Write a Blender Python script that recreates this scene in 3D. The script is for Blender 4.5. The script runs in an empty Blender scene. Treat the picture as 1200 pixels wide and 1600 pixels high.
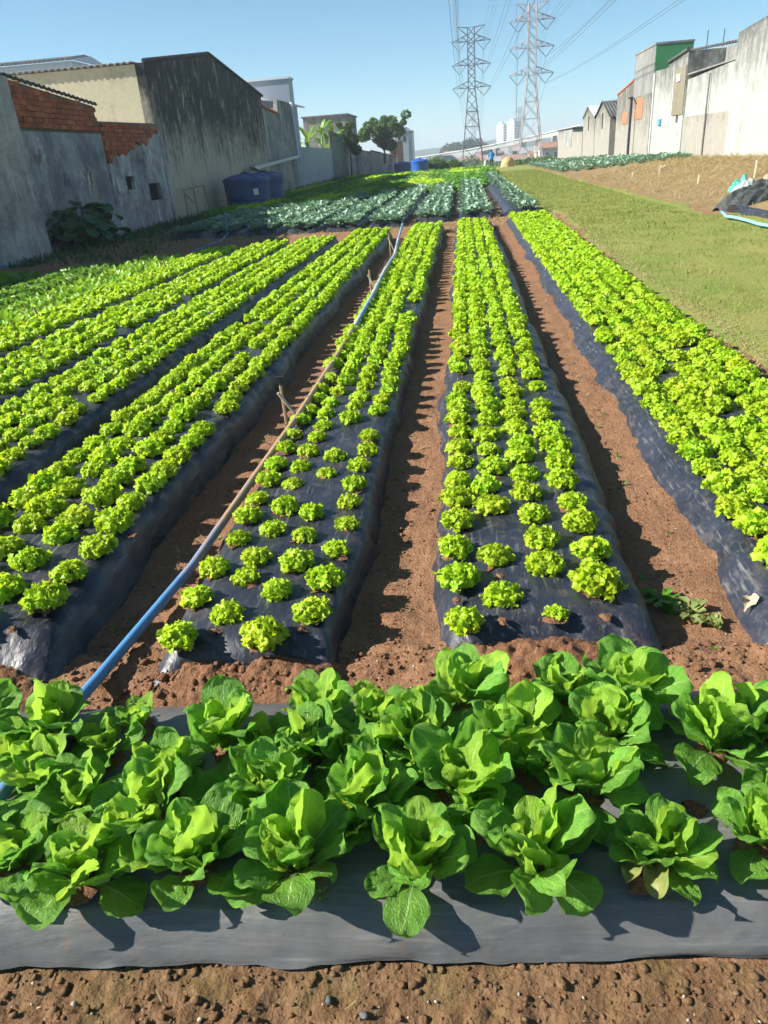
import bpy, math, random
import numpy as np
from mathutils import Matrix, Vector
from mathutils.geometry import tessellate_polygon

rng = np.random.default_rng(7)
random.seed(7)
scene = bpy.context.scene
COL = scene.collection
D2R = math.radians

# ------------------------------------------------------------------ camera
CAM_H, FPX, PITCH, YAW, ROLL = 2.0, 1150.0, D2R(25.813), D2R(7.323), D2R(4.3)


def ray(px, py):
    dx, dy = px - 600.0, py - 800.0
    x = dx * math.cos(ROLL) - dy * math.sin(ROLL)
    y = dx * math.sin(ROLL) + dy * math.cos(ROLL)
    fw = FPX * math.cos(PITCH) - y * math.sin(PITCH)
    up = -FPX * math.sin(PITCH) - y * math.cos(PITCH)
    return np.array([x * math.cos(YAW) - fw * math.sin(YAW), x * math.sin(YAW) + fw * math.cos(YAW), up])


def on_z(px, py, z=0.0):
    r = ray(px, py); t = (z - CAM_H) / r[2]
    return np.array([r[0] * t, r[1] * t, z])


def on_x(px, py, X):
    r = ray(px, py); t = X / r[0]
    return (r[1] * t, CAM_H + r[2] * t)


def on_y(px, py, Y):
    r = ray(px, py); t = Y / r[1]
    return (r[0] * t, CAM_H + r[2] * t)


fwd = ray(600, 800); rgt = ray(601, 800) - fwd; upv = fwd - ray(600, 801)
fwd, rgt, upv = (v / np.linalg.norm(v) for v in (fwd, rgt, upv))
cam = bpy.data.objects.new('camera', bpy.data.cameras.new('camera'))
COL.objects.link(cam)
cam.matrix_world = Matrix(((rgt[0], upv[0], -fwd[0], 0), (rgt[1], upv[1], -fwd[1], 0), (rgt[2], upv[2], -fwd[2], CAM_H), (0, 0, 0, 1)))
cam.data.sensor_fit = 'VERTICAL'
cam.data.sensor_height = 36.0
cam.data.lens = FPX / 1600.0 * 36.0
cam.data.clip_start, cam.data.clip_end = 0.05, 9000
scene.camera = cam


def project(P):
    """world points -> pixel of the 1200 x 1600 frame and depth"""
    q = np.atleast_2d(P) - np.array([0, 0, CAM_H])
    d = q @ fwd
    d = np.where(np.abs(d) < 1e-6, 1e-6, d)
    return 600 + FPX * (q @ rgt) / d, 800 - FPX * (q @ upv) / d, d


# ------------------------------------------------------------------ sky, sun, exposure
SUN = Vector((-1.0, -0.17, 0.66)).normalized()
world = bpy.data.worlds.new('World'); scene.world = world; world.use_nodes = True
wn = world.node_tree
sky = wn.nodes.new('ShaderNodeTexSky'); sky.sky_type = 'NISHITA'; sky.sun_disc = False
sky.sun_elevation = math.asin(SUN.z); sky.sun_rotation = math.atan2(SUN.x, SUN.y)
sky.altitude = 3000; sky.air_density = 1.0; sky.dust_density = 2.0; sky.ozone_density = 6.0
tint = wn.nodes.new('ShaderNodeMix'); tint.data_type = 'RGBA'; tint.blend_type = 'MULTIPLY'; tint.inputs[0].default_value = 1.0
tint.inputs[7].default_value = (0.92, 1.12, 0.92, 1)   # white balance of the whole sky
wn.links.new(sky.outputs[0], tint.inputs[6]); wn.links.new(tint.outputs[2], wn.nodes['Background'].inputs[0])
wn.nodes['Background'].inputs[1].default_value = 0.070
sun = bpy.data.objects.new('sun', bpy.data.lights.new('sun', 'SUN'))
COL.objects.link(sun)
sun.data.energy = 5.0; sun.data.angle = D2R(0.53); sun.data.color = (1.0, 0.955, 0.87)
sun.rotation_euler = SUN.to_track_quat('Z', 'Y').to_euler()
sun.location = (-20, 0, 30)
vs = scene.view_settings
vs.view_transform = 'Standard'; vs.look = 'None'; vs.exposure = 1.25; vs.gamma = 1.0; vs.use_curve_mapping = False
scene.cycles.max_bounces = 5
scene.cycles.use_adaptive_sampling = True
scene.cycles.adaptive_threshold = 0.03
scene.cycles.transparent_max_bounces = 6
scene.cycles.volume_bounces = 0


# ------------------------------------------------------------------ noise
def vnoise(x, y, seed=0):
    x = np.asarray(x, float); y = np.asarray(y, float)
    xi = np.floor(x).astype(np.int64); yi = np.floor(y).astype(np.int64)
    fx = x - xi; fy = y - yi
    fx = fx * fx * (3 - 2 * fx); fy = fy * fy * (3 - 2 * fy)

    def h(a, b):
        n = (a * 374761393 + b * 668265263 + seed * 974634777) & 0xffffffff
        n = ((n ^ (n >> 13)) * 1274126177) & 0xffffffff
        n = n ^ (n >> 16)
        return n / 4294967295.0
    return ((h(xi, yi) * (1 - fx) + h(xi + 1, yi) * fx) * (1 - fy) + (h(xi, yi + 1) * (1 - fx) + h(xi + 1, yi + 1) * fx) * fy) * 2 - 1


def fbm(x, y, seed=0, octv=4, gain=0.5):
    s = 0; a = 1; f = 1
    for i in range(octv):
        s = s + a * vnoise(x * f, y * f, seed + i * 17); a *= gain; f *= 2.03
    return s


def smooth(a, b, t):
    t = np.clip((np.asarray(t, float) - a) / (b - a), 0, 1)
    return t * t * (3 - 2 * t)


# ------------------------------------------------------------------ mesh helpers
def link(o, parent=None):
    COL.objects.link(o)
    if parent is not None:
        o.parent = parent
    return o


def tag(o, label=None, cat=None, group=None, kind=None):
    if label: o['label'] = label
    if cat: o['category'] = cat
    if group: o['group'] = group
    if kind: o['kind'] = kind
    return o


def empty(name, loc=(0, 0, 0), label=None, cat=None, group=None):
    o = bpy.data.objects.new(name, None); o.location = loc; o.empty_display_size = 0.1
    link(o)
    return tag(o, label, cat, group)


def np_mesh(name, V, F, mats, smooth_=True, uv=None, matidx=None):
    """V (n,3); F list of int arrays each (m,k)"""
    V = np.asarray(V, np.float32)
    if isinstance(F, np.ndarray): F = [F]
    F = [np.asarray(f, np.int32) for f in F if len(f)]
    me = bpy.data.meshes.new(name)
    me.vertices.add(len(V)); me.vertices.foreach_set('co', V.ravel())
    tot = sum(f.size for f in F); npol = sum(len(f) for f in F)
    me.loops.add(tot); me.polygons.add(npol)
    li = np.concatenate([f.ravel() for f in F]).astype(np.int32)
    me.loops.foreach_set('vertex_index', li)
    sizes = np.concatenate([np.full(len(f), f.shape[1], np.int32) for f in F])
    starts = np.concatenate([[0], np.cumsum(sizes)[:-1]]).astype(np.int32)
    me.polygons.foreach_set('loop_start', starts)
    if smooth_:
        me.polygons.foreach_set('use_smooth', np.ones(npol, bool))
    if matidx is not None:
        me.polygons.foreach_set('material_index', np.asarray(matidx, np.int32))
    if uv is not None:
        l = me.uv_layers.new(name='UVMap')
        l.data.foreach_set('uv', np.asarray(uv, np.float32)[li].ravel())
    for m in (mats if isinstance(mats, (list, tuple)) else [mats]):
        me.materials.append(m)
    me.update(calc_edges=True)
    return me


def grid_faces(nu, nv, wrap=False):
    """vertex index = i*nv + j"""
    i = np.arange(nu - 1)[:, None]; j = np.arange(nv if wrap else nv - 1)[None, :]
    j2 = (j + 1) % nv
    return np.stack([i * nv + j + 0 * i, (i + 1) * nv + j, (i + 1) * nv + j2, i * nv + j2 + 0 * i], -1).reshape(-1, 4)


class MB:
    """collects polygons in world space and builds ONE mesh object"""

    def __init__(self):
        self.v = []; self.f = []

    def add(self, V, F):
        b = len(self.v)
        self.v.extend([tuple(map(float, p)) for p in V]); self.f.extend([tuple(int(i) + b for i in q) for q in F])
        return self

    def box(self, x0, x1, y0, y1, z0, z1):
        V = [(x, y, z) for x in (x0, x1) for y in (y0, y1) for z in (z0, z1)]
        return self.add(V, [(0, 1, 3, 2), (4, 6, 7, 5), (0, 4, 5, 1), (2, 3, 7, 6), (0, 2, 6, 4), (1, 5, 7, 3)])

    def tube(self, pts, r, n=6, cap=True):
        pts = [Vector(p) for p in pts]; m = len(pts)
        rs = list(r) if hasattr(r, '__len__') else [r] * m
        V = []
        prev = None
        for i, p in enumerate(pts):
            t = (pts[min(i + 1, m - 1)] - pts[max(i - 1, 0)]).normalized()
            a = prev if prev is not None else (Vector((0, 0, 1)) if abs(t.z) < 0.9 else Vector((1, 0, 0)))
            a = (a - t * a.dot(t)).normalized(); b = t.cross(a); prev = a
            for k in range(n):
                w = 2 * math.pi * k / n
                V.append(p + (a * math.cos(w) + b * math.sin(w)) * rs[i])
        F = [(i * n + k, i * n + (k + 1) % n, (i + 1) * n + (k + 1) % n, (i + 1) * n + k) for i in range(m - 1) for k in range(n)]
        if cap:
            F += [tuple(range(n - 1, -1, -1)), tuple((m - 1) * n + k for k in range(n))]
        return self.add(V, F)

    def lathe(self, prof, c, n=24):
        V = [(c[0] + r * math.cos(2 * math.pi * k / n), c[1] + r * math.sin(2 * math.pi * k / n), c[2] + z) for r, z in prof for k in range(n)]
        F = [(i * n + k, i * n + (k + 1) % n, (i + 1) * n + (k + 1) % n, (i + 1) * n + k) for i in range(len(prof) - 1) for k in range(n)]
        return self.add(V, F)

    def slab(self, outer, holes, to3, d):
        """polygon with holes in 2D, mapped by to3(a,b,depth), thickness d"""
        loops = [list(map(tuple, l)) for l in [outer] + list(holes)]
        flat = [p for l in loops for p in l]
        tri = tessellate_polygon([[Vector((p[0], p[1], 0)) for p in l] for l in loops])
        n = len(flat)
        V = [to3(p[0], p[1], 0) for p in flat] + [to3(p[0], p[1], d) for p in flat]
        F = [tuple(t) for t in tri] + [tuple(n + i for i in reversed(t)) for t in tri]
        b = 0
        for l in loops:
            m = len(l)
            for i in range(m):
                j = (i + 1) % m
                F.append((b + i, b + j, n + b + j, n + b + i))
            b += m
        return self.add(V, F)

    def build(self, name, mat, parent=None, smooth_=False, fix=True):
        off = parent.matrix_basis.translation if parent is not None else Vector((0, 0, 0))
        p = parent
        off = Vector((0, 0, 0))
        while p is not None:
            off = off + p.location; p = p.parent
        me = bpy.data.meshes.new(name)
        me.from_pydata([(a - off.x, b - off.y, c - off.z) for a, b, c in self.v], [], self.f)
        if fix:
            import bmesh
            bm = bmesh.new(); bm.from_mesh(me); bmesh.ops.recalc_face_normals(bm, faces=bm.faces); bm.to_mesh(me); bm.free()
        if smooth_:
            for q in me.polygons: q.use_smooth = True
        me.materials.append(mat)
        return link(bpy.data.objects.new(name, me), parent)


# ------------------------------------------------------------------ materials
MATS = {}


class NT:
    def __init__(self, name):
        self.m = bpy.data.materials.new(name); self.m.use_nodes = True
        self.t = self.m.node_tree; self.n = self.t.nodes; self.l = self.t.links
        self.p = self.n['Principled BSDF']; self.out = self.n['Material Output']
        MATS[name] = self.m

    def node(self, typ, **kw):
        o = self.n.new(typ)
        for k, v in kw.items():
            if k.startswith('i_'):
                o.inputs[k[2:].replace('_', ' ')].default_value = v
            else:
                setattr(o, k, v)
        return o

    def put(self, a, b): self.l.new(a, b)

    def coord(self, scale=(1, 1, 1), kind='Object', rot=(0, 0, 0)):
        if kind == 'World':
            c = self.node('ShaderNodeNewGeometry').outputs['Position']
        else:
            c = self.node('ShaderNodeTexCoord').outputs[kind]
        mp = self.node('ShaderNodeMapping'); mp.inputs['Scale'].default_value = scale; mp.inputs['Rotation'].default_value = rot
        self.put(c, mp.inputs['Vector'])
        return mp.outputs[0]

    def noise(self, vec, scale=1.0, detail=5.0, rough=0.6, dist=0.0):
        o = self.node('ShaderNodeTexNoise'); o.inputs['Scale'].default_value = scale; o.inputs['Detail'].default_value = detail
        o.inputs['Roughness'].default_value = rough; o.inputs['Distortion'].default_value = dist
        if vec is not None: self.put(vec, o.inputs['Vector'])
        return o.outputs['Fac']

    def ramp(self, fac, stops):
        o = self.node('ShaderNodeValToRGB'); e = o.color_ramp.elements
        while len(e) < len(stops): e.new(0.5)
        for k, (p, c) in enumerate(stops):
            e[k].position = p
            e[k].color = (c, c, c, 1) if isinstance(c, (int, float)) else (*c, 1)
        self.put(fac, o.inputs[0])
        return o.outputs[0]

    def mix(self, fac, a, b, mode='MIX'):
        o = self.node('ShaderNodeMix', data_type='RGBA', blend_type=mode)
        for s, v in ((0, fac), (6, a), (7, b)):
            if isinstance(v, (int, float)): o.inputs[s].default_value = v
            elif isinstance(v, tuple): o.inputs[s].default_value = (*v, 1)
            else: self.put(v, o.inputs[s])
        return o.outputs[2]

    def math(self, op, a, b=None):
        o = self.node('ShaderNodeMath', operation=op)
        for s, v in ((0, a), (1, b)):
            if v is None: continue
            if isinstance(v, (int, float)): o.inputs[s].default_value = v
            else: self.put(v, o.inputs[s])
        return o.outputs[0]

    def bump(self, h, strength=0.5, dist=0.01, prev=None):
        o = self.node('ShaderNodeBump'); o.inputs['Strength'].default_value = strength; o.inputs['Distance'].default_value = dist
        self.put(h, o.inputs['Height'])
        if prev is not None: self.put(prev, o.inputs['Normal'])
        return o.outputs[0]

    def done(self, col, rough=0.8, normal=None, spec=0.5, metal=0.0):
        b = self.p
        if isinstance(col, tuple): b.inputs['Base Color'].default_value = (*col, 1)
        else: self.put(col, b.inputs['Base Color'])
        if isinstance(rough, (int, float)): b.inputs['Roughness'].default_value = rough
        else: self.put(rough, b.inputs['Roughness'])
        b.inputs['Specular IOR Level'].default_value = spec
        b.inputs['Metallic'].default_value = metal
        if normal is not None: self.put(normal, b.inputs['Normal'])
        return self.m

    def translucent(self, col, amount):
        tr = self.node('ShaderNodeBsdfTranslucent')
        if isinstance(col, tuple): tr.inputs[0].default_value = (*col, 1)
        else: self.put(col, tr.inputs[0])
        mx = self.node('ShaderNodeMixShader'); mx.inputs[0].default_value = amount
        self.put(self.p.outputs[0], mx.inputs[1]); self.put(tr.outputs[0], mx.inputs[2]); self.put(mx.outputs[0], self.out.inputs['Surface'])


def plain(name, col, rough=0.7, metal=0.0, spec=0.4, var=0.25, scale=8.0, bump=0.15):
    t = NT(name); v = t.coord(kind='World')
    n = t.noise(v, scale, 5)
    c = t.mix(n, tuple(x * (1 - var) for x in col), tuple(min(1, x * (1 + var)) for x in col))
    return t.done(c, rough, t.bump(t.noise(v, scale * 6, 3), bump, 0.01), spec, metal)


def wall_mat(name, base, dark, streak=0.55, blotch=0.5, streak_scale=3.0, dirt=(0.10, 0.075, 0.055), light=None, thr=0.5, mould=None):
    """weathered plaster: run-off streaks in patches, blotches, worn plaster, fine grain; mould=(z0, z1): black growth towards the wall head"""
    t = NT(name)
    h = streak_scale * 1.7
    w = t.coord((1, 1, 1), 'World')
    s1 = t.noise(t.coord((h, h, 0.16), 'World'), 1.0, 8, 0.68, 0.05)
    big = t.noise(w, 0.42, 8, 0.68, 0.1)
    mot = t.noise(w, 2.6, 9, 0.74, 0.1)
    fine = t.noise(w, 11.0, 7, 0.72)
    m = t.math('ADD', t.math('MULTIPLY', s1, streak), t.math('MULTIPLY', big, blotch))
    m = t.math('ADD', m, t.math('MULTIPLY', mot, 0.45))
    tot = streak + blotch + 0.45
    if mould:
        mr = t.node('ShaderNodeMapRange'); mr.inputs[1].default_value = mould[0]; mr.inputs[2].default_value = mould[1]; mr.inputs[3].default_value = -0.10; mr.inputs[4].default_value = 0.24
        sp = t.node('ShaderNodeSeparateXYZ'); t.put(w, sp.inputs[0]); t.put(sp.outputs[2], mr.inputs[0])
        m = t.math('ADD', m, t.math('MULTIPLY', mr.outputs[0], tot))
    m = t.math('DIVIDE', m, tot)
    c = t.mix(t.ramp(m, [(thr - 0.07, 0.0), (thr + 0.10, 1.0)]), base, dark)
    if light:
        lv = t.noise(t.coord((2.2, 2.2, 0.9), 'World'), 1.0, 9, 0.72, 0.1)
        c = t.mix(t.ramp(lv, [(0.54, 0.0), (0.64, 0.75)]), c, light)
    d = t.noise(t.coord((0.9, 0.9, 0.6), 'World'), 1.2, 8, 0.72, 0.1)
    c = t.mix(t.math('MULTIPLY', t.ramp(d, [(0.56, 0.0), (0.68, 1.0)]), 0.55), c, dirt)
    c = t.mix(t.math('MULTIPLY', t.ramp(fine, [(0.36, 1.0), (0.52, 0.0)]), 0.22), c, tuple(x * 0.55 for x in dark))
    n = t.bump(t.noise(w, 22, 6, 0.7), 0.35, 0.02)
    n = t.bump(mot, 0.4, 0.03, n)
    return t.done(c, 0.92, n, 0.2)


def make_materials():
    # soil
    def soil(name, a, b, c, scale=1.0, green=0.0):
        t = NT(name); w = t.coord(kind='World')
        n1 = t.noise(w, 2.2 * scale, 7, 0.65, 0.4); n2 = t.noise(w, 26 * scale, 6, 0.7); n3 = t.noise(w, 110 * scale, 4, 0.6)
        col = t.mix(t.ramp(n1, [(0.35, 0.0), (0.65, 1.0)]), a, b)
        col = t.mix(t.ramp(n2, [(0.45, 0.0), (0.7, 0.8)]), col, c)
        col = t.mix(t.ramp(n3, [(0.66, 0.0), (0.76, 0.55)]), col, (0.42, 0.29, 0.18))
        if green:
            g = t.noise(t.coord((1, 1, 1), 'World'), 5.5, 5, 0.6)
            col = t.mix(t.math('MULTIPLY', t.ramp(g, [(0.5, 0.0), (0.62, 1.0)]), green), col, (0.13, 0.12, 0.035))
        vo = t.node('ShaderNodeTexVoronoi'); vo.inputs['Scale'].default_value = 55 * scale; t.put(w, vo.inputs['Vector'])
        nn = t.bump(n2, 0.9, 0.02); nn = t.bump(vo.outputs['Distance'], 0.5, 0.008, nn); nn = t.bump(n3, 0.6, 0.006, nn)
        return t.done(col, 0.95, nn, 0.15)
    soil('soil_red', (0.285, 0.15, 0.082), (0.21, 0.105, 0.057), (0.36, 0.21, 0.12), 1.5)
    soil('soil_clod', (0.245, 0.122, 0.066), (0.175, 0.082, 0.045), (0.31, 0.172, 0.10), 1.8)
    soil('soil_front', (0.20, 0.115, 0.060), (0.14, 0.075, 0.038), (0.27, 0.165, 0.09), 1.2, 0.28)
    soil('soil_dry', (0.265, 0.185, 0.095), (0.185, 0.105, 0.056), (0.33, 0.26, 0.13), 0.35, 0.6)
    # far ground
    t = NT('far_ground'); w = t.coord(kind='World')
    t.done(t.mix(t.noise(w, 0.03, 5), (0.09, 0.12, 0.045), (0.2, 0.16, 0.10)), 0.95)
    # lawn
    t = NT('lawn'); w = t.coord(kind='World')
    n1 = t.noise(w, 0.55, 6, 0.6, 0.8); n2 = t.noise(w, 6, 6, 0.7); n3 = t.noise(t.coord((1, 0.35, 1), 'World'), 60, 4, 0.7)
    c = t.mix(t.ramp(n1, [(0.38, 0.0), (0.62, 1.0)]), (0.19, 0.255, 0.05), (0.30, 0.29, 0.09))
    c = t.mix(t.ramp(n2, [(0.45, 0.0), (0.68, 0.75)]), c, (0.29, 0.255, 0.11))
    c = t.mix(t.ramp(n3, [(0.45, 0.0), (0.7, 0.5)]), c, (0.12, 0.14, 0.03))
    t.done(c, 0.95, t.bump(n3, 0.9, 0.03), 0.1)
    # plastic mulch
    for nm, base, hi in (('film', (0.010, 0.013, 0.022), (0.022, 0.026, 0.042)), ('film_front', (0.075, 0.077, 0.080), (0.125, 0.126, 0.124))):
        t = NT(nm); w = t.coord(kind='World')
        n1 = t.noise(w, 2.5, 5, 0.6, 0.5); dust = t.noise(w, 16, 7, 0.72, 0.3)
        mudn = t.noise(w, 5.0, 8, 0.75, 0.1)
        st = t.noise(t.coord((3, 40, 40) if nm == 'film_front' else (40, 4, 40), 'World'), 1.0, 5, 0.6, 0.4)
        c = t.mix(t.ramp(n1, [(0.35, 0.0), (0.65, 1.0)]), base, hi)
        c = t.mix(t.math('MULTIPLY', t.ramp(dust, [(0.52, 0.0), (0.72, 1.0)]), 0.32), c, (0.16, 0.13, 0.10))
        c = t.mix(t.math('MULTIPLY', t.ramp(st, [(0.56, 0.0), (0.74, 1.0)]), 0.6), c, (0.22, 0.21, 0.20))
        c = t.mix(t.math('MULTIPLY', t.ramp(mudn, [(0.55, 0.0), (0.68, 1.0)]), 0.42), c, (0.13, 0.09, 0.064))
        fr_ = nm == 'film_front'
        wr = t.noise(t.coord((2.5, 9, 9) if fr_ else (9, 3, 9), 'World'), 1.0, 4, 0.5, 0.4)
        n = t.bump(wr, 0.34 if fr_ else 0.4, 0.04); n = t.bump(st, 0.35, 0.005, n); n = t.bump(t.noise(w, 70, 4, 0.6), 0.12, 0.004, n)
        t.done(c, t.ramp(dust, [(0.4, 0.42 if fr_ else 0.38), (0.7, 0.62 if fr_ else 0.58)]), n, 0.45 if fr_ else 0.6)
    # lettuce
    def leafy(name, a, b, trans, scale=18, spec=0.35, rough=0.45, vary=0.12, tr=0.33):
        t = NT(name); w = t.coord(kind='World')
        n = t.noise(w, scale, 4, 0.6)
        big = t.noise(w, 1.1, 3, 0.5)
        c = t.mix(t.ramp(n, [(0.3, 0.0), (0.7, 1.0)]), a, b)
        hs = t.node('ShaderNodeHueSaturation')
        rnd = t.node('ShaderNodeObjectInfo').outputs['Random']
        val = t.math('ADD', t.math('MULTIPLY', rnd, vary * 1.6), t.math('MULTIPLY', big, vary * 2))
        t.put(t.math('ADD', val, 1 - vary * 1.8), hs.inputs['Value'])
        hn = t.noise(w, 3.5, 3, 0.6)
        hue = t.math('ADD', t.math('MULTIPLY', t.math('SUBTRACT', rnd, 0.5), 0.026), t.math('MULTIPLY', t.math('SUBTRACT', hn, 0.5), 0.07))
        t.put(t.math('ADD', hue, 0.5), hs.inputs['Hue'])
        t.put(c, hs.inputs['Color'])
        t.done(hs.outputs[0], rough, t.bump(t.noise(w, scale * 5, 3), 0.4, 0.004), spec)
        t.translucent(trans, tr)
    leafy('lettuce', (0.31, 0.48, 0.016), (0.47, 0.63, 0.030), (0.62, 0.80, 0.03), 26, tr=0.42)
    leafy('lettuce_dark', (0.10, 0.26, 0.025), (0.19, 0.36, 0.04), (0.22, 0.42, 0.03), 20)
    leafy('chard', (0.17, 0.36, 0.030), (0.32, 0.50, 0.06), (0.34, 0.56, 0.04), 9)
    leafy('kale', (0.13, 0.24, 0.15), (0.30, 0.43, 0.32), (0.22, 0.40, 0.18), 7, 0.4, 0.5, 0.16, 0.22)
    leafy('parsley', (0.07, 0.22, 0.018), (0.13, 0.32, 0.03), (0.16, 0.36, 0.02), 5)
    leafy('tree_leaf', (0.055, 0.12, 0.03), (0.13, 0.21, 0.05), (0.15, 0.26, 0.04), 0.9, 0.3, 0.5, 0.2, 0.2)
    leafy('hill_leaf', (0.03, 0.065, 0.025), (0.06, 0.10, 0.035), (0.06, 0.10, 0.03), 0.2, 0.1, 0.8, 0.2, 0.1)
    leafy('taro_leaf', (0.028, 0.095, 0.034), (0.055, 0.15, 0.048), (0.05, 0.14, 0.03), 4)
    leafy('banana_leaf', (0.10, 0.24, 0.03), (0.20, 0.36, 0.05), (0.28, 0.46, 0.04), 1.4)
    leafy('grass_blade', (0.18, 0.25, 0.048), (0.32, 0.31, 0.10), (0.27, 0.31, 0.06), 1.2, 0.2, 0.7, 0.2, 0.25)
    leafy('straw', (0.42, 0.33, 0.16), (0.54, 0.45, 0.24), (0.4, 0.3, 0.12), 3, 0.2, 0.8)
    leafy('wilted', (0.34, 0.34, 0.12), (0.16, 0.24, 0.06), (0.3, 0.32, 0.1), 22)
    # cabbage leaf: midrib, side veins, quilting from the leaf's own uv
    for nm, a, b, rib, tr in (('leaf_outer', (0.105, 0.28, 0.028), (0.185, 0.40, 0.045), (0.42, 0.58, 0.22), 0.33), ('leaf_inner', (0.21, 0.41, 0.030), (0.33, 0.52, 0.05), (0.52, 0.64, 0.26), 0.40)):
        t = NT(nm)
        uvn = t.node('ShaderNodeTexCoord').outputs['UV']
        sp = t.node('ShaderNodeSeparateXYZ'); t.put(uvn, sp.inputs[0])
        u = sp.outputs[0]; v = t.math('ABSOLUTE', t.math('SUBTRACT', t.math('MULTIPLY', sp.outputs[1], 2.0), 1.0))
        wob = t.noise(uvn, 5, 3)
        rib_w = t.math('SUBTRACT', 0.095, t.math('MULTIPLY', u, 0.08))
        ribm = t.math('SUBTRACT', 1.0, t.math('MINIMUM', t.math('DIVIDE', v, rib_w), 1.0))
        ph = t.math('ADD', t.math('SUBTRACT', u, t.math('MULTIPLY', v, 0.33)), t.math('MULTIPLY', wob, 0.10))
        sv = t.math('ABSOLUTE', t.math('SINE', t.math('MULTIPLY', ph, 24.0)))
        vein = t.math('SUBTRACT', 1.0, t.math('MINIMUM', t.math('DIVIDE', sv, 0.20), 1.0))
        vo = t.node('ShaderNodeTexVoronoi', feature='DISTANCE_TO_EDGE'); vo.inputs['Scale'].default_value = 17.0
        mp = t.node('ShaderNodeMapping'); mp.inputs['Scale'].default_value = (1.6, 1.0, 1.0); t.put(uvn, mp.inputs[0]); t.put(mp.outputs[0], vo.inputs['Vector'])
        cell = t.math('MINIMUM', t.math('MULTIPLY', vo.outputs['Distance'], 5.0), 1.0)
        n = t.noise(t.coord(kind='World'), 22, 4)
        col = t.mix(t.ramp(n, [(0.3, 0.0), (0.7, 1.0)]), a, b)
        hs = t.node('ShaderNodeHueSaturation'); rnd = t.node('ShaderNodeObjectInfo').outputs['Random']
        t.put(t.math('ADD', t.math('MULTIPLY', rnd, 0.34), 0.83), hs.inputs['Value']); t.put(col, hs.inputs['Color'])
        col = t.mix(t.math('MULTIPLY', vein, 0.45), hs.outputs[0], rib)
        col = t.mix(t.math('MINIMUM', t.math('MULTIPLY', ribm, 1.6), 0.9), col, rib)
        qn = t.noise(uvn, 20, 4, 0.6)
        nn = t.bump(qn, 0.8, 0.012); nn = t.bump(cell, 0.16, 0.004, nn); nn = t.bump(vein, -0.35, 0.004, nn)
        t.done(col, t.ramp(qn, [(0.3, 0.42), (0.7, 0.60)]), nn, 0.34)
        t.translucent(tuple(min(1, x * 1.5) for x in b), tr)
    # walls
    wall_mat('wall_grey', (0.47, 0.445, 0.42), (0.16, 0.152, 0.155), 0.35, 0.9, 1.3, (0.29, 0.205, 0.16), (0.54, 0.52, 0.50), thr=0.49)
    wall_mat('wall_grey_blue', (0.43, 0.43, 0.44), (0.155, 0.158, 0.175), 0.3, 1.0, 1.0, (0.29, 0.215, 0.175), (0.50, 0.49, 0.44), thr=0.48)
    wall_mat('wall_patched', (0.50, 0.50, 0.51), (0.13, 0.12, 0.125), 0.35, 0.8, 1.6, (0.27, 0.18, 0.15), (0.70, 0.70, 0.70), thr=0.48)
    wall_mat('wall_dark_gable', (0.47, 0.435, 0.345), (0.050, 0.050, 0.049), 0.55, 0.6, 1.8, (0.22, 0.185, 0.145), (0.42, 0.385, 0.30), thr=0.525, mould=(1.2, 6.2))
    wall_mat('wall_dark', (0.414, 0.414, 0.400), (0.090, 0.092, 0.092), 0.5, 0.7, 1.5, (0.166, 0.131, 0.110), thr=0.49)
    wall_mat('wall_beige', (0.70, 0.64, 0.43), (0.46, 0.41, 0.27), 0.35, 0.4, 1.4, (0.42, 0.36, 0.25), thr=0.58)
    wall_mat('wall_bluegrey', (0.391, 0.443, 0.529), (0.276, 0.310, 0.368), 0.4, 0.4, 1.2)
    wall_mat('wall_white', (0.347, 0.363, 0.336), (0.127, 0.127, 0.116), 0.5, 0.6, 1.3, (0.220, 0.182, 0.127), (0.440, 0.457, 0.435), thr=0.545, mould=(2.5, 7.0))
    wall_mat('wall_pale', (0.297, 0.281, 0.243), (0.124, 0.117, 0.103), 0.45, 0.6, 1.4, (0.205, 0.157, 0.108), (0.378, 0.362, 0.324), thr=0.535, mould=(1.5, 6.0))
    wall_mat('wall_tan', (0.224, 0.198, 0.145), (0.145, 0.123, 0.088), 0.45, 0.45, 1.6, (0.264, 0.194, 0.114), thr=0.55)
    wall_mat('wall_cement', (0.261, 0.261, 0.248), (0.104, 0.104, 0.097), 0.45, 0.6, 2.0, (0.225, 0.180, 0.117), thr=0.52)
    wall_mat('mortar', (0.20, 0.17, 0.15), (0.09, 0.08, 0.075), 0.4, 0.4)
    plain('green_paint', (0.05, 0.22, 0.085), 0.6, var=0.15, scale=3)
    t = NT('brick'); w = t.coord(kind='World')
    rnd = t.node('ShaderNodeObjectInfo').outputs['Random']
    c = t.ramp(rnd, [(0.0, (0.30, 0.078, 0.034)), (0.4, (0.38, 0.105, 0.045)), (0.75, (0.44, 0.15, 0.07)), (1.0, (0.24, 0.075, 0.042))])
    c = t.mix(t.ramp(t.noise(w, 3.0, 6, 0.7), [(0.5, 0.0), (0.72, 0.75)]), c, (0.055, 0.045, 0.04))
    c = t.mix(t.ramp(t.noise(t.coord((1, 1, 8), 'World'), 6.0, 3), [(0.55, 0.0), (0.65, 0.35)]), c, (0.15, 0.06, 0.035))
    t.done(c, 0.9, t.bump(t.noise(w, 30, 4), 0.4, 0.01), 0.2)
    t = NT('brick_patch'); br = t.node('ShaderNodeTexBrick')
    br.inputs['Color1'].default_value = (0.33, 0.145, 0.075, 1); br.inputs['Color2'].default_value = (0.38, 0.17, 0.09, 1); br.inputs['Mortar'].default_value = (0.27, 0.20, 0.14, 1)
    br.inputs['Scale'].default_value = 2.4
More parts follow.
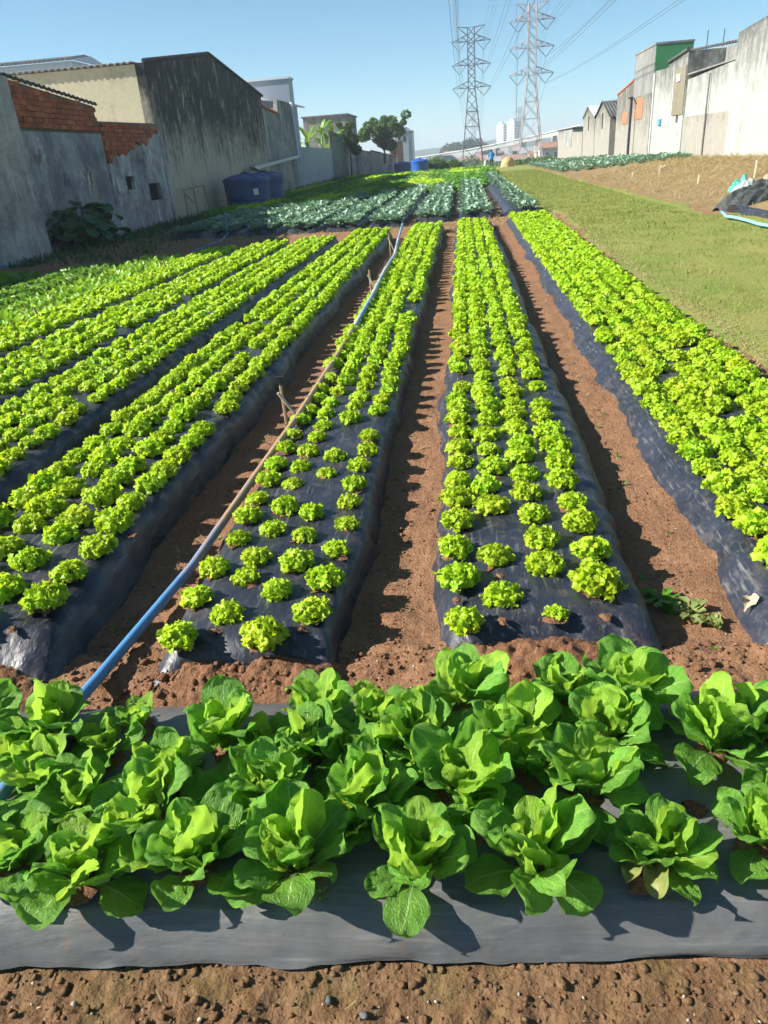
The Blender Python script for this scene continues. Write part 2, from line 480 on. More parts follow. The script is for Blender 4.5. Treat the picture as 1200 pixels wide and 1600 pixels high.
    t.put(t.coord((1, 1, 1), 'World', (math.pi / 2, 0, math.pi / 2)), br.inputs['Vector']); t.done(br.outputs[0], 0.9)
    t = NT('block_wall'); br = t.node('ShaderNodeTexBrick'); w = t.coord(kind='World')
    br.inputs['Color1'].default_value = (0.44, 0.47, 0.51, 1); br.inputs['Color2'].default_value = (0.38, 0.41, 0.45, 1); br.inputs['Mortar'].default_value = (0.27, 0.29, 0.32, 1)
    br.inputs['Scale'].default_value = 1.0; br.inputs['Brick Width'].default_value = 0.42; br.inputs['Row Height'].default_value = 0.21; br.inputs['Mortar Size'].default_value = 0.016
    cmb = t.node('ShaderNodeCombineXYZ'); sp = t.node('ShaderNodeSeparateXYZ'); t.put(w, sp.inputs[0]); t.put(sp.outputs[1], cmb.inputs[0]); t.put(sp.outputs[2], cmb.inputs[1]); t.put(cmb.outputs[0], br.inputs['Vector'])
    c = t.mix(t.math('MULTIPLY', t.ramp(t.noise(w, 1.2, 6), [(0.45, 0.0), (0.7, 1.0)]), 0.4), br.outputs[0], (0.25, 0.26, 0.27))
    t.done(c, 0.9, t.bump(br.outputs['Fac'], -0.5, 0.02), 0.2)
    # metals, plastics, wood
    plain('roof_dark', (0.085, 0.085, 0.085), 0.85, var=0.5, scale=1.5)
    plain('roof_grey', (0.36, 0.35, 0.33), 0.85, var=0.3, scale=1.5)
    plain('roof_white', (0.66, 0.66, 0.68), 0.6, var=0.12, scale=1.5)
    plain('roof_tile_dark', (0.055, 0.05, 0.05), 0.9, var=0.5, scale=3)
    plain('metal_grey', (0.30, 0.335, 0.38), 0.55, var=0.12, scale=0.8)
    plain('steel_dark', (0.035, 0.037, 0.052), 0.65, var=0.2, scale=0.5, metal=0.2)
    plain('steel_pale', (0.27, 0.235, 0.23), 0.6, var=0.15, scale=0.5, metal=0.1)
    plain('insulator', (0.055, 0.10, 0.105), 0.4, var=0.2)
    plain('cable', (0.10, 0.115, 0.13), 0.6, var=0.1)
    plain('tank_blue', (0.020, 0.070, 0.21), 0.42, var=0.25, scale=1.2, bump=0.05)
    plain('tank_blue_bright', (0.02, 0.11, 0.42), 0.4, var=0.2, scale=1.2, bump=0.05)
    plain('sticker', (0.62, 0.62, 0.60), 0.5, var=0.15, scale=12)
    plain('pvc_white', (0.60, 0.63, 0.66), 0.45, var=0.12, scale=3, bump=0.05)
    plain('wood', (0.36, 0.235, 0.135), 0.85, var=0.4, scale=20, bump=0.4)
    plain('wood_pale', (0.58, 0.50, 0.36), 0.8, var=0.25, scale=20)
    plain('black_plastic', (0.015, 0.015, 0.017), 0.45, var=0.3, scale=9)
    plain('dark_void', (0.012, 0.011, 0.011), 0.95, var=0.2)  # near-black colour painted as the shade inside wall openings
    plain('glass_dark', (0.03, 0.035, 0.04), 0.2, var=0.2, scale=3)
    plain('hose_cyan', (0.22, 0.56, 0.68), 0.5, var=0.15, scale=9)
    plain('panel_blue', (0.10, 0.30, 0.52), 0.6, var=0.15)
    plain('stone', (0.40, 0.34, 0.27), 0.9, var=0.4, scale=25, bump=0.5)
    plain('stone_dark', (0.10, 0.105, 0.115), 0.8, var=0.4, scale=25, bump=0.5)
    plain('brick_bit', (0.50, 0.15, 0.055), 0.9, var=0.3, scale=25)
    plain('gourd', (0.10, 0.17, 0.045), 0.7, var=0.4, scale=40)
    plain('dead_leaf', (0.46, 0.38, 0.25), 0.9, var=0.3, scale=30, bump=0.6)
    plain('sack', (0.50, 0.36, 0.17), 0.95, var=0.35, scale=3, bump=0.7)
    plain('sheet_teal', (0.05, 0.36, 0.26), 0.6, var=0.4, scale=6)
    plain('sheet_pale', (0.40, 0.44, 0.40), 0.7, var=0.4, scale=6)
    plain('cloth_brown', (0.38, 0.24, 0.17), 0.9, var=0.4, scale=5)
    t = NT('tarp'); w = t.coord(kind='World')
    n = t.noise(w, 4, 6, 0.65, 1.0)
    t.done(t.mix(n, (0.018, 0.022, 0.024), (0.10, 0.11, 0.10)), 0.5, t.bump(n, 0.9, 0.08), 0.4)
    t = NT('pipe_blue'); w = t.coord(kind='World')
    sp = t.node('ShaderNodeSeparateXYZ'); t.put(w, sp.inputs[0])
    m1 = t.noise(t.coord((8, 2.2, 8), 'World'), 1.0, 6, 0.7, 0.6)
    mud = t.ramp(sp.outputs[1], [(0.0, 0.0), (1.0, 1.0)])
    mr = t.node('ShaderNodeMapRange'); mr.inputs[1].default_value = 2.4; mr.inputs[2].default_value = 5.6; t.put(sp.outputs[1], mr.inputs[0])
    mr2 = t.node('ShaderNodeMapRange'); mr2.inputs[1].default_value = 9.5; mr2.inputs[2].default_value = 8.0; t.put(sp.outputs[1], mr2.inputs[0])
    band = t.math('MULTIPLY', mr.outputs[0], mr2.outputs[0])
    band = t.math('ADD', t.math('MULTIPLY', band, 0.62), m1)
    c = t.mix(t.noise(w, 9, 5), (0.045, 0.18, 0.40), (0.10, 0.27, 0.50))
    c = t.mix(t.ramp(band, [(0.56, 0.0), (0.86, 1.0)]), c, t.mix(t.noise(w, 18, 5), (0.30, 0.18, 0.09), (0.46, 0.32, 0.19)))
    t.done(c, 0.45, t.bump(m1, 0.2, 0.01), 0.5)
    t = NT('pipe_grey'); w = t.coord(kind='World')
    c = t.mix(t.ramp(t.noise(t.coord((6, 1.6, 6), 'World'), 1.0, 5), [(0.42, 0.0), (0.58, 1.0)]), (0.18, 0.30, 0.40), (0.42, 0.43, 0.43)); t.done(c, 0.5)
    # people
    plain('shirt_blue', (0.02, 0.22, 0.62), 0.85, var=0.15); plain('trousers', (0.03, 0.035, 0.06), 0.9); plain('skin', (0.30, 0.16, 0.10), 0.6, var=0.08); plain('hair', (0.015, 0.012, 0.01), 0.7)
    # city
    plain('tower_white', (0.74, 0.73, 0.70), 0.8, var=0.05, scale=0.05); plain('tower_side', (0.36, 0.41, 0.50), 0.8, var=0.05, scale=0.05)
    plain('window_far', (0.12, 0.15, 0.20), 0.3, var=0.1, scale=0.05)
    plain('viaduct', (0.52, 0.52, 0.48), 0.85, var=0.1, scale=0.1)
    for i, c in enumerate([(0.55, 0.50, 0.44), (0.45, 0.30, 0.22), (0.62, 0.60, 0.57), (0.40, 0.42, 0.46), (0.55, 0.42, 0.30)]):
        plain('house_wall_%d' % i, c, 0.9, var=0.12, scale=0.3)
    plain('house_roof_red', (0.30, 0.17, 0.12), 0.9, var=0.25, scale=0.6); plain('house_roof_grey', (0.30, 0.30, 0.31), 0.9, var=0.25, scale=0.6)
    plain('bark', (0.13, 0.10, 0.07), 0.95, var=0.35, scale=9, bump=0.6)


make_materials()
M = MATS


# ------------------------------------------------------------------ ground
def terrain(x, y):
    x = np.asarray(x, float); y = np.asarray(y, float)
    k = np.clip((100 - y) / 66.0, 0, 1) * 0.95
    z = smooth(6.2, 12.2, x) * k
    z = z - 4.0 * smooth(90, 135, y)
    return z


def seg(*parts):
    out = []
    for a, b, st in parts:
        out.append(np.arange(a, b, st))
    out.append([parts[-1][1]])
    return np.concatenate(out)


xs = seg((-2600, -400, 220), (-400, -60, 34), (-60, -13, 2.35), (-13, -4, 0.15), (-4, -2.6, 0.05), (-2.6, -1.7, 0.03), (-1.7, 1.7, 0.014), (1.7, 2.6, 0.03), (2.6, 4, 0.06), (4, 13, 0.3), (13, 60, 2.35), (60, 400, 34), (400, 2600, 220))
ys = seg((-30, 0, 3.0), (0, 0.75, 0.15), (0.75, 1.34, 0.012), (1.34, 2.2, 0.06), (2.2, 3.2, 0.016), (3.2, 8, 0.05), (8, 26, 0.16), (26, 60, 0.5), (60, 140, 2.0), (140, 400, 13), (400, 3000, 130))
GX, GY = np.meshgrid(xs, ys, indexing='ij')


def soil_relief(x, y):
    near = 1 - smooth(5, 14, y)
    z = 0.010 * fbm(x * 2.0, y * 2.0, 3, 3)
    z = z + near * (0.007 * fbm(x * 9, y * 9, 5, 4, 0.6) + 0.004 * np.abs(vnoise(x * 38, y * 38, 9)))
    # loose heaps of earth in the strip between the front bed and the row ends
    strip = smooth(2.30, 2.42, y) * (1 - smooth(2.62, 2.8, y))
    z = z + strip * (0.03 + 0.018 * fbm(x * 6, y * 9, 21, 4, 0.6))
    # the wet clods in front of the first bed
    fr = 1 - smooth(1.10, 1.28, y)
    z = z + fr * (-0.035 + 0.017 * np.abs(fbm(x * 13, y * 13, 31, 4, 0.6)) + 0.009 * np.abs(fbm(x * 34, y * 34, 37, 3, 0.6)))
    return z


GZ = terrain(GX, GY)
fieldmask = (1 - smooth(20, 60, np.abs(GX))) * (1 - smooth(60, 120, GY))
GZ = GZ + fieldmask * soil_relief(GX, GY) - 0.006
fc = grid_faces(len(xs), len(ys))
cx = GX.ravel()[fc].mean(1); cy = GY.ravel()[fc].mean(1)
mi = np.zeros(len(fc), np.int32)
mi[cy < 1.32] = 1
mi[(cx > 6.6) & (cy > 15)] = 2
mi[(cy > 92) | (np.abs(cx) > 40)] = 3
me = np_mesh('ground', np.stack([GX, GY, GZ], -1).reshape(-1, 3), fc, [M['soil_red'], M['soil_front'], M['soil_dry'], M['far_ground']], True, matidx=mi)
ground = tag(link(bpy.data.objects.new('ground', me)), kind='structure')


def ground_z(x, y):
    return terrain(x, y) + soil_relief(np.asarray(x, float), np.asarray(y, float)) - 0.006


# lawn sheet beside the rows
ly = seg((2.6, 30, 0.12), (30, 89, 0.6)); lu = np.linspace(0, 1, 46)
LY, LU = np.meshgrid(ly, lu, indexing='ij')
lx0 = 2.66 + 0.16 * fbm(LY * 0.6, LY * 0 + 3, 41, 3) + 0.25 * smooth(16, 24, LY) - 0.45 * smooth(25, 30, LY)
lx1 = np.where(LY < 17, 11.5, 11.5 - 4.9 * smooth(17, 22, LY)) + 0.25 * fbm(LY * 0.7, LY * 0 + 9, 43, 3)
LX = lx0 + (lx1 - lx0) * LU
edge = np.minimum(LU, 1 - LU) * (lx1 - lx0)
LZ = terrain(LX, LY) + 0.010 * fbm(LX * 2, LY * 2, 3, 3) + 0.022 * smooth(0, 0.25, edge) + 0.012 * fbm(LX * 1.3, LY * 1.3, 47, 3) - 0.012 + 0.012
me = np_mesh('lawn', np.stack([LX, LY, LZ], -1).reshape(-1, 3), grid_faces(len(ly), len(lu))[:, ::-1], M['lawn'])
lawn = tag(link(bpy.data.objects.new('lawn', me)), kind='structure')


def lawn_z(x, y):
    return terrain(x, y) + 0.010 * fbm(x * 2, y * 2, 3, 3) + 0.022 + 0.012 * fbm(x * 1.3, y * 1.3, 47, 3)


# ------------------------------------------------------------------ walls and buildings
def face_x(X, d):
    """maps (y, z, depth) so that the facade lies in the plane x = X and its depth runs away from the field"""
    s = -1 if X < 0 else 1
    return lambda a, b, k: (X + s * k, a, b)


def facade(name, X, poly, depth, mat, label, cat='building', holes=(), hole_mat='dark_void', hole_name='window', base=-0.4):
    root = empty(name, (X, sum(p[0] for p in poly) / len(poly), 0), label, cat)
    MB().slab(poly, holes, face_x(X, depth), depth).build('wall', M[mat], root)
    s = -1 if X < 0 else 1
    for h in holes:
        a0, a1 = min(p[0] for p in h), max(p[0] for p in h); b0, b1 = min(p[1] for p in h), max(p[1] for p in h)
        MB().box(*sorted((X + s * 0.16, X + s * 0.2)), a0 - 0.04, a1 + 0.04, b0 - 0.04, b1 + 0.04).build(hole_name, M[hole_mat], root)  # sheet behind the opening, its dark colour stands for the unlit inside
    return root


def rect(a0, a1, b0, b1):
    return [(a0, b0), (a1, b0), (a1, b1), (a0, b1)]


def px_rect(X, x0, y0, x1, y1):
    a = on_x(x0, y1, X); b = on_x(x1, y0, X)
    return rect(min(a[0], b[0]), max(a[0], b[0]), min(a[1], b[1]), max(a[1], b[1]))


def corrugated(name, mat, parent, p00, p10, p01, nw, amp=0.05, th=0.02):
    """sheet spanned by p00->p10 (across the waves) and p00->p01 (along them)"""
    p00, p10, p01 = map(Vector, (p00, p10, p01))
    U = p10 - p00; W = p01 - p00; N = U.cross(W).normalized()
    if N.z < 0: N = -N
    n = nw * 6 + 1
    V = []; F = []
    for i in range(n):
        u = i / (n - 1); o = N * amp * math.sin(u * nw * 2 * math.pi)
        for q in (p00 + U * u + o, p00 + U * u + W + o): V.append(q); V.append(q + N * th)
    for i in range(n - 1):
        a = i * 4; b = a + 4
        F += [(a, b, b + 2, a + 2), (a + 1, a + 3, b + 3, b + 1), (a, a + 1, b + 1, b), (a + 2, b + 2, b + 3, a + 3)]
    return MB().add(V, F).build(name, M[mat], parent, True)


def brick_mesh(i):
    r = np.random.default_rng(100 + i)
    m = MB().box(-0.05, 0.05, -0.142, 0.142, -0.066, 0.066)
    me = bpy.data.meshes.new('brick')
    V = np.array(m.v) + r.normal(0, 0.004, (8, 3))
    me.from_pydata(V.tolist(), [], m.f); me.materials.append(M['brick'])
    return me


BRICKS = [brick_mesh(i) for i in range(5)]


def lay_bricks(parent, X, y0, y1, zlo, zhi):
    """courses of hollow clay brick proud of the mortar; zlo/zhi are functions of y"""
    k = 0; z = 2.30; n = 0
    while z < 5:
        off = 0.15 * (k % 2)
        y = y0 + 0.15 - off
        while y < y1:
            if y - 0.1 > y0 and y + 0.14 < y1 + 0.02 and z - 0.05 > zlo(y) and z + 0.07 < zhi(y):
                o = bpy.data.objects.new('brick', BRICKS[rng.integers(5)])
                link(o, parent)
                o.location = Vector((X + rng.normal(0, 0.006) - 0.012, y, z)) - parent.location
                o.rotation_euler = (rng.normal(0, 0.012), 0, rng.normal(0, 0.02)); n += 1
            y += 0.30
        z += 0.148; k += 1
    return n


# left side, near to far
XL = -12.6
facade('plaster_wall', -12.0, [(8.0, -0.3), (21.74, -0.3), (21.62, 4.55), (16.2, 4.72), (16.1, 2.2), (8.0, 2.2)], 0.35, 'wall_grey', 'tall grey plastered wall, closest one along the field edge, darker at its top', 'wall')  # height of the unseen near stretch is shaped to let sun onto the beds

w2 = facade('brick_topped_wall', XL, [(21.5, -0.3), (28.0, -0.3), (28.0, 3.33), (21.5, 3.33)], 0.3, 'wall_grey_blue', 'grey blue plastered wall with a long sloping band of bare bricks on top', 'wall')
top2 = lambda y: 4.66 - (y - 22.4) * (4.66 - 4.2) / (27.95 - 22.4)
MB().slab([(21.5, 3.33), (27.98, 3.33), (27.98, top2(27.98)), (21.5, top2(21.5))], [], face_x(XL - 0.07, 0.2), 0.2).build('mortar_core', M['mortar'], w2)
lay_bricks(w2, XL, 21.6, 27.96, lambda y: 3.34, top2)
V = [(XL + 0.05, y, top2(y) + 0.05 + 0.03 * math.sin(y * 21)) for y in np.linspace(21.5, 28, 70)]
MB().tube(V, 0.045, 5).build('coping', M['roof_tile_dark'], w2)

w3z = lambda y: 2.38 + (y - 28.0) * (3.42 - 2.38) / 5.4 + 0.07 * math.sin(y * 3.1) + 0.05 * math.sin(y * 9)
jag = [(y, w3z(y)) for y in np.linspace(33.7, 28.03, 26)]
h3 = [px_rect(XL, 200, 275, 209, 297), px_rect(XL, 237, 285, 250, 314)]
w3 = facade('patched_wall', XL, [(28.03, -0.3), (33.78, -0.3)] + jag, 0.3, 'wall_patched', 'blotchy grey patched wall with two small openings and torn red brick top', 'wall', h3)
MB().slab([(28.03, 2.2), (33.76, 2.2), (33.7, 3.82), (28.03, 3.74)], [], face_x(XL - 0.08, 0.15), 0.15).build('mortar_core', M['mortar'], w3)
lay_bricks(w3, XL - 0.02, 28.05, 33.7, lambda y: w3z(y) - 0.04, lambda y: 3.80)
h = h3[0]; MB().box(XL - 0.05, XL + 0.05, h[0][0] - 0.05, h[1][0] + 0.05, h[0][1] - 0.16, h[0][1] - 0.01).build('window_sill', M['wall_white'], w3)

for (y0_, z0_, wy, hz_, mt) in ((24.6, 1.75, 1.9, 0.5, 'wall_patched'), (26.4, 0.9, 0.35, 1.5, 'wall_pale'), (22.9, 2.5, 0.8, 0.7, 'wall_patched')):
    q_ = [(y0_ + wy * (0.5 + (0.5 + 0.06 * math.sin(k * 2.3 + y0_)) * math.copysign(abs(math.cos(k * math.pi / 8)) ** 0.4, math.cos(k * math.pi / 8))), z0_ + hz_ * (0.5 + (0.5 + 0.06 * math.cos(k * 3.1)) * math.copysign(abs(math.sin(k * math.pi / 8)) ** 0.4, math.sin(k * math.pi / 8)))) for k in range(16)]
    MB().slab(q_, [], lambda a, b, k: (XL + 0.014 - k, a, b), 0.012).build('plaster_patch', M[mt], w2)
MB().box(XL - 0.1, XL + 0.06, 33.55, 33.79, -0.3, 3.35).build('corner_strip', M['wall_patched'], w3)
XG = -12.8
ga = [on_x(x, y, XG) for x, y in ((222, 97), (325, 86), (408, 150))]
gb = empty('gabled_warehouse', (XG, 43.5, 0), 'huge black stained gabled warehouse wall with beige painted side', 'building')
y0g, y1g = 33.85, 53.3
prof = [(y0g, -0.3), (y1g, -0.3), (y1g, ga[2][1]), (ga[1][0], ga[1][1]), (y0g, ga[0][1])]
MB().slab(prof, [], face_x(XG, 0.4), 0.4).build('gable_wall', M['wall_dark_gable'], gb)
MB().box(XG - 16, XG - 0.404, y0g + 0.004, y0g + 0.35, -0.3, ga[0][1] - 0.03).build('side_wall', M['wall_beige'], gb)
corrugated('roof', 'roof_grey', gb, (XG - 0.45, y0g - 0.12, ga[0][1] + 0.02), (XG - 16, y0g - 0.12, ga[0][1] + 0.02), (XG - 0.45, ga[1][0], ga[0][1] + 0.25), 55, 0.05)
corrugated('roof', 'roof_dark', gb, (XG - 0.45, ga[1][0], ga[0][1] + 0.25), (XG - 16, ga[1][0], ga[0][1] + 0.25), (XG - 0.45, y1g - 0.1, ga[2][1] - 0.1), 55, 0.05)
MB().tube([(XG + 0.02, y0g - 0.05, ga[0][1] + 0.06), (XG + 0.02, ga[1][0], ga[1][1] + 0.07), (XG + 0.02, y1g + 0.3, ga[2][1] + 0.02)], 0.09, 6).build('verge_trim', M['roof_tile_dark'], gb)
MB().tube([(XG + 0.06, 34.0, 0), (XG + 0.06, 33.96, 3.6)], 0.06, 6).build('downpipe', M['metal_grey'], gb)

# white roofed hall further back, only its roof shows above the beige wall
r0 = on_y(0, 97, 44); r1 = on_y(112, 95, 44); r1 = (r1[0], r1[1] + 0.36)
hb = empty('white_roofed_hall', ((r0[0] + r1[0]) / 2, 45, 0), 'pale hall whose ribbed white roof peeks over the beige wall', 'building')
MB().box(r0[0] - 8, r1[0], 44.0, 47.6, -0.3, r1[1] - 0.35).build('wall', M['roof_white'], hb)
corrugated('roof', 'roof_grey', hb, (r0[0] - 8, 43.7, r1[1] - 0.30), (r1[0] + 0.1, 43.7, r1[1] - 0.30), (r0[0] - 8, 46, r1[1] + 0.05), 46, 0.07)
MB().slab([(43.7, r1[1] - 0.33), (46, r1[1] + 0.02), (48, r1[1] - 0.33)], [], lambda a, b, k: (r1[0] + 0.1 + k, a, b), 0.12).build('gable_end', M['roof_white'], hb)

# stepped wall, white pipe, metal shed behind
h5 = [on_x(x, y, XG) for x, y in ((412, 168), (433, 174), (433, 156), (454, 161))]
s5 = facade('stepped_wall', XG, [(53.32, -0.3), (63.0, -0.3), (62.9, h5[3][1]), (h5[2][0], h5[2][1]), (h5[1][0], h5[1][1] - 0.2), (53.32, h5[0][1])], 0.3, 'wall_dark', 'dark streaked stepped wall carrying a white downpipe beyond the gabled warehouse', 'wall')
MB().tube([(XG + 0.05, 53.35, h5[0][1] + 0.05), (XG + 0.05, h5[1][0], h5[1][1] - 0.14)], 0.09, 6).build('coping', M['brick_bit'], s5)
pp = [on_x(x, y, XG + 0.2) for x, y in ((386, 264), (466, 245), (456, 160))]
wp = MB().tube([(XG + 0.2, pp[2][0] - 0.3, pp[2][1]), (XG + 0.2, pp[1][0], pp[1][1]), (XG + 0.55, pp[0][0], pp[0][1]), (XG + 0.8, pp[0][0] + 1.2, pp[0][1] - 0.35)], 0.12, 8).build('white_drainpipe', M['pvc_white'], None, True)
tag(wp, 'white drainpipe slanting from a wall down towards the water tank', 'pipe')
a = on_y(386, 128, 66); b = on_y(450, 123, 66)
ms = empty('metal_shed', ((a[0] + b[0]) / 2, 66, 0), 'light grey sheet metal shed rising behind the dark stepped wall', 'building')
MB().box(a[0], b[0], 66, 67.6, -0.3, (a[1] + b[1]) / 2).build('wall', M['metal_grey'], ms)
MB().box(a[0] - 0.1, b[0] + 0.1, 65.9, 67.7, (a[1] + b[1]) / 2 + 0.003, (a[1] + b[1]) / 2 + 0.14).build('roof_edge', M['roof_white'], ms)
r = [on_x(x, y, XG - 2) for x, y in ((422, 160), (456, 156))]
corrugated('canopy_roof', 'roof_white', ms, (XG - 4.5, r[0][0], r[0][1] + 0.55), (XG - 4.5, r[1][0], r[0][1] + 0.55), (XG - 0.9, r[0][0], r[0][1] - 0.05), 16, 0.05)

l6 = [on_x(x, y, XG) for x, y in ((457, 166), (470, 230))]
facade('blue_grey_pillar', XG, [(63.02, -0.3), (64.9, -0.3), (64.9, l6[0][1] + 0.1), (63.02, l6[0][1])], 5.0, 'wall_bluegrey', 'narrow tall blue grey house edge beside the white downpipe', 'building')
facade('block_wall', XG + 0.02, [(64.92, -0.3), (80.0, -0.3), (80.0, 2.95), (64.92, 3.02)], 0.25, 'block_wall', 'low pale grey concrete block wall with banana plants behind it', 'wall')
MB().box(XG - 0.25, XG + 0.06, 64.95, 80.1, 3.03, 3.1)
d0 = on_y(473, 186, 88); d1 = on_y(541, 179, 88)
fh = empty('flat_roofed_house', ((d0[0] + d1[0]) / 2, 88, 0), 'dark flat roofed house behind the banana plants', 'building')
MB().box(d0[0], d1[0], 88, 96, -0.3, (d0[1] + d1[1]) / 2).build('wall', M['wall_dark'], fh)
MB().box(d0[0] - 0.15, d1[0] + 0.15, 87.85, 96.1, (d0[1] + d1[1]) / 2 + 0.003, (d0[1] + d1[1]) / 2 + 0.16).build('roof_slab', M['wall_cement'], fh)

# the run of low walls that closes the far left side
pts = [(80.2, -12.85), (85.0, -11.9), (89.0, -11.2), (93.5, -10.4), (97.5, -9.7), (102, -9.1), (107, -8.6)]
tops = [(525, 222, 560, 232), (560, 226, 575, 240), (575, 240, 590, 244), (590, 236, 600, 242), (600, 238, 607, 246), (607, 240, 612, 248)]
heights = [4.3, 3.1, 2.6, 2.5, 2.2, 1.9]
mats = ['wall_cement', 'wall_grey', 'wall_dark', 'wall_pale', 'wall_grey', 'wall_dark']
labs = ['grey concrete yard wall right after the pale block wall, with a vent', 'grey plaster wall section second after the pale block wall', 'dark stained low wall section third after the pale block wall', 'paler low wall section below the leafy tree', 'small grey wall section just before the far blue tanks', 'lowest dark wall section reaching the far blue tanks']
for i in range(6):
    (ya, xa), (yb, xb) = pts[i], pts[i + 1]
    nx, ny = (yb - ya), -(xb - xa); L = math.hypot(nx, ny); nx, ny = nx / L * 0.25, ny / L * 0.25
    h0, h1 = heights[i], heights[i] - 0.25
    c = empty('yard_wall', ((xa + xb) / 2, (ya + yb) / 2, 0), labs[i], 'wall', 'yard walls on the far left edge of the field')
    z0 = -0.5 - (0.6 if i > 2 else 0)
    V = [(xa, ya, z0), (xb, yb - 0.02, z0), (xb, yb - 0.02, h1), (xa, ya, h0), (xa - nx, ya - ny, z0), (xb - nx, yb - ny - 0.02, z0), (xb - nx, yb - ny - 0.02, h1), (xa - nx, ya - ny, h0)]
    MB().add(V, [(0, 1, 2, 3), (7, 6, 5, 4), (0, 4, 5, 1), (1, 5, 6, 2), (2, 6, 7, 3), (3, 7, 4, 0)]).build('wall', M[mats[i]], c)
    MB().tube([(xa, ya, h0 + 0.03), (xb, yb, h1 + 0.03)], 0.09, 5).build('coping', M['roof_tile_dark' if i % 2 else 'wall_dark'], c)
    if i == 1:
        for k in range(3):
            f = 0.25 + k * 0.2
            MB().box(xa + (xb - xa) * f - 0.02, xa + (xb - xa) * f + 0.1, ya + (yb - ya) * f, ya + (yb - ya) * f + 0.5, 2.0, 2.35).build('vent_block', M['sticker'], c)
# small houses above that run
for (x0, y0, x1, y1, Y, mt, lab) in [(608, 222, 622, 262, 116, 'brick_patch', 'narrow brick house above the yard walls beneath the leafy tree'), (617, 207, 640, 262, 150, 'metal_grey', 'slim blue grey building beside the white far block')]:
    a = on_y(x0, y0, Y); b = on_y(x1, y1, Y)
    c = empty('small_house', ((a[0] + b[0]) / 2, Y, -2), lab, 'building')
    MB().box(a[0], b[0], Y, Y + 12, -4, a[1]).build('wall', M[mt], c)
    MB().box(a[0] - 0.2, b[0] + 0.2, Y - 0.2, Y + 12.2, a[1] + 0.003, a[1] + 0.2).build('roof', M['roof_grey'], c)
    for k in range(2):
        MB().box(a[0] + (b[0] - a[0]) * (0.2 + 0.4 * k), a[0] + (b[0] - a[0]) * (0.4 + 0.4 * k), Y - 0.05, Y + 0.05, a[1] - 1.6, a[1] - 0.7).build('window', M['glass_dark'], c)
a = on_y(628, 200, 320); b = on_y(646, 262, 320)
c = empty('white_block', ((a[0] + b[0]) / 2, 320, -4), 'white stepped apartment block just beyond the far left wall', 'building')
MB().box(a[0], a[0] + (b[0] - a[0]) * 0.55, 320, 334, -5, a[1]).build('wall', M['tower_white'], c)
MB().box(a[0] + (b[0] - a[0]) * 0.553, b[0], 321, 334, -5, a[1] - 0.9).build('wing', M['tower_white'], c)
for k in range(7):
    MB().box(a[0] + 1.0, a[0] + 2.0, 319.9, 320.1, -1 + k * 2.2, 0.1 + k * 2.2).build('window', M['window_far'], c)

# right side, near to far ------------------------------------------------
XR = 12.0
facade('white_wall_building', XR, [(26, -0.5), (39.1, -0.5), (39.0, 5.72), (35.7, 5.9), (26, 6.6)], 7, 'wall_white', 'tallest whitewashed wall on the sunlit side, closest and with grey streaks', 'building')
b2 = facade('plastered_building', XR + 0.08, [(39.12, -0.5), (46.9, -0.5), (46.9, 4.52), (39.12, 4.72)], 1.8, 'wall_white', 'white building with a pinkish lower wall and a grey raised upper storey', 'building')
MB().box(XR + 0.03, XR + 0.078, 39.14, 46.88, 0.4, 2.75).build('lower_plaster', M['wall_pale'], b2)
q0 = on_x(1152, 68, 13.9); q1 = on_x(1078, 82, 13.9)
MB().slab([(q0[0] - 1.5, 4), (q1[0], 4), (q1[0], q1[1]), (q0[0] - 1.5, q0[1] - 0.1)], [], face_x(13.9, 6), 6).build('upper_wall', M['wall_cement'], b2)
corrugated('roof', 'roof_dark', b2, (13.8, q0[0] - 1.6, q0[1] + 0.02), (13.8, q1[0] + 0.1, q1[1] + 0.1), (20, q0[0] - 1.6, q0[1] + 0.6), 22, 0.06)
for px in (1101, 1126):
    p = on_x(px, 76, 13.9); MB().tube([(14.0, p[0], p[1] - 0.5), (14.0, p[0], p[1] + 0.9)], 0.025, 4).build('rebar', M['steel_dark'], b2)
h = [on_x(x, y, XR) for x, y in ((1077, 79), (1046, 102), (1044, 106), (1025, 111))]
b3 = facade('whitewashed_house', XR, [(46.92, -0.5), (54.4, -0.5), (54.4, h[3][1]), (h[2][0], h[2][1]), (h[1][0], h[1][1] + 0.1), (46.92, h[0][1])], 7, 'wall_white', 'whitewashed house with sloping roof edge, tan strip and small blue panel', 'building', [px_rect(XR, 1055, 177, 1060, 192)])
t0 = px_rect(XR - 0.03, 1055, 90, 1074, 168)
MB().box(XR - 0.05, XR - 0.003, 46.96, 49.3, 2.9, 5.2).build('tan_panel', M['wall_tan'], b3)
v = px_rect(XR - 0.1, 1057, 115, 1063, 128); MB().box(XR - 0.12, XR - 0.055, v[0][0], v[1][0], v[0][1], v[2][1]).build('vent_box', M['roof_white'], b3)
v = px_rect(XR - 0.1, 1026, 186, 1031, 196); MB().box(XR - 0.1, XR - 0.003, v[0][0], v[1][0], v[0][1], v[2][1]).build('blue_panel', M['panel_blue'], b3)
MB().tube([(XR - 0.03, 46.9, h[0][1] + 0.08), (XR - 0.03, h[1][0], h[1][1] + 0.17)], 0.11, 6).build('roof_edge', M['roof_dark'], b3)
MB().tube([(XR - 0.06, 54.2, 0.4), (XR - 0.06, 54.2, 5.4)], 0.05, 6).build('downpipe', M['pvc_white'], b3)
MB().tube([(XR - 0.03, 42.6, 0.5), (XR - 0.03, 42.6, 4.5)], 0.045, 6).build('downpipe', M['wall_cement'], b2)
MB().box(XR + 0.03, XR + 1.9, 39.1, 46.9, 4.73, 4.80).build('coping', M['wall_cement'], b2)
g0 = on_x(1012, 78, XR); 
yt0, yt1, zt = 54.6, 60.6, 6.95
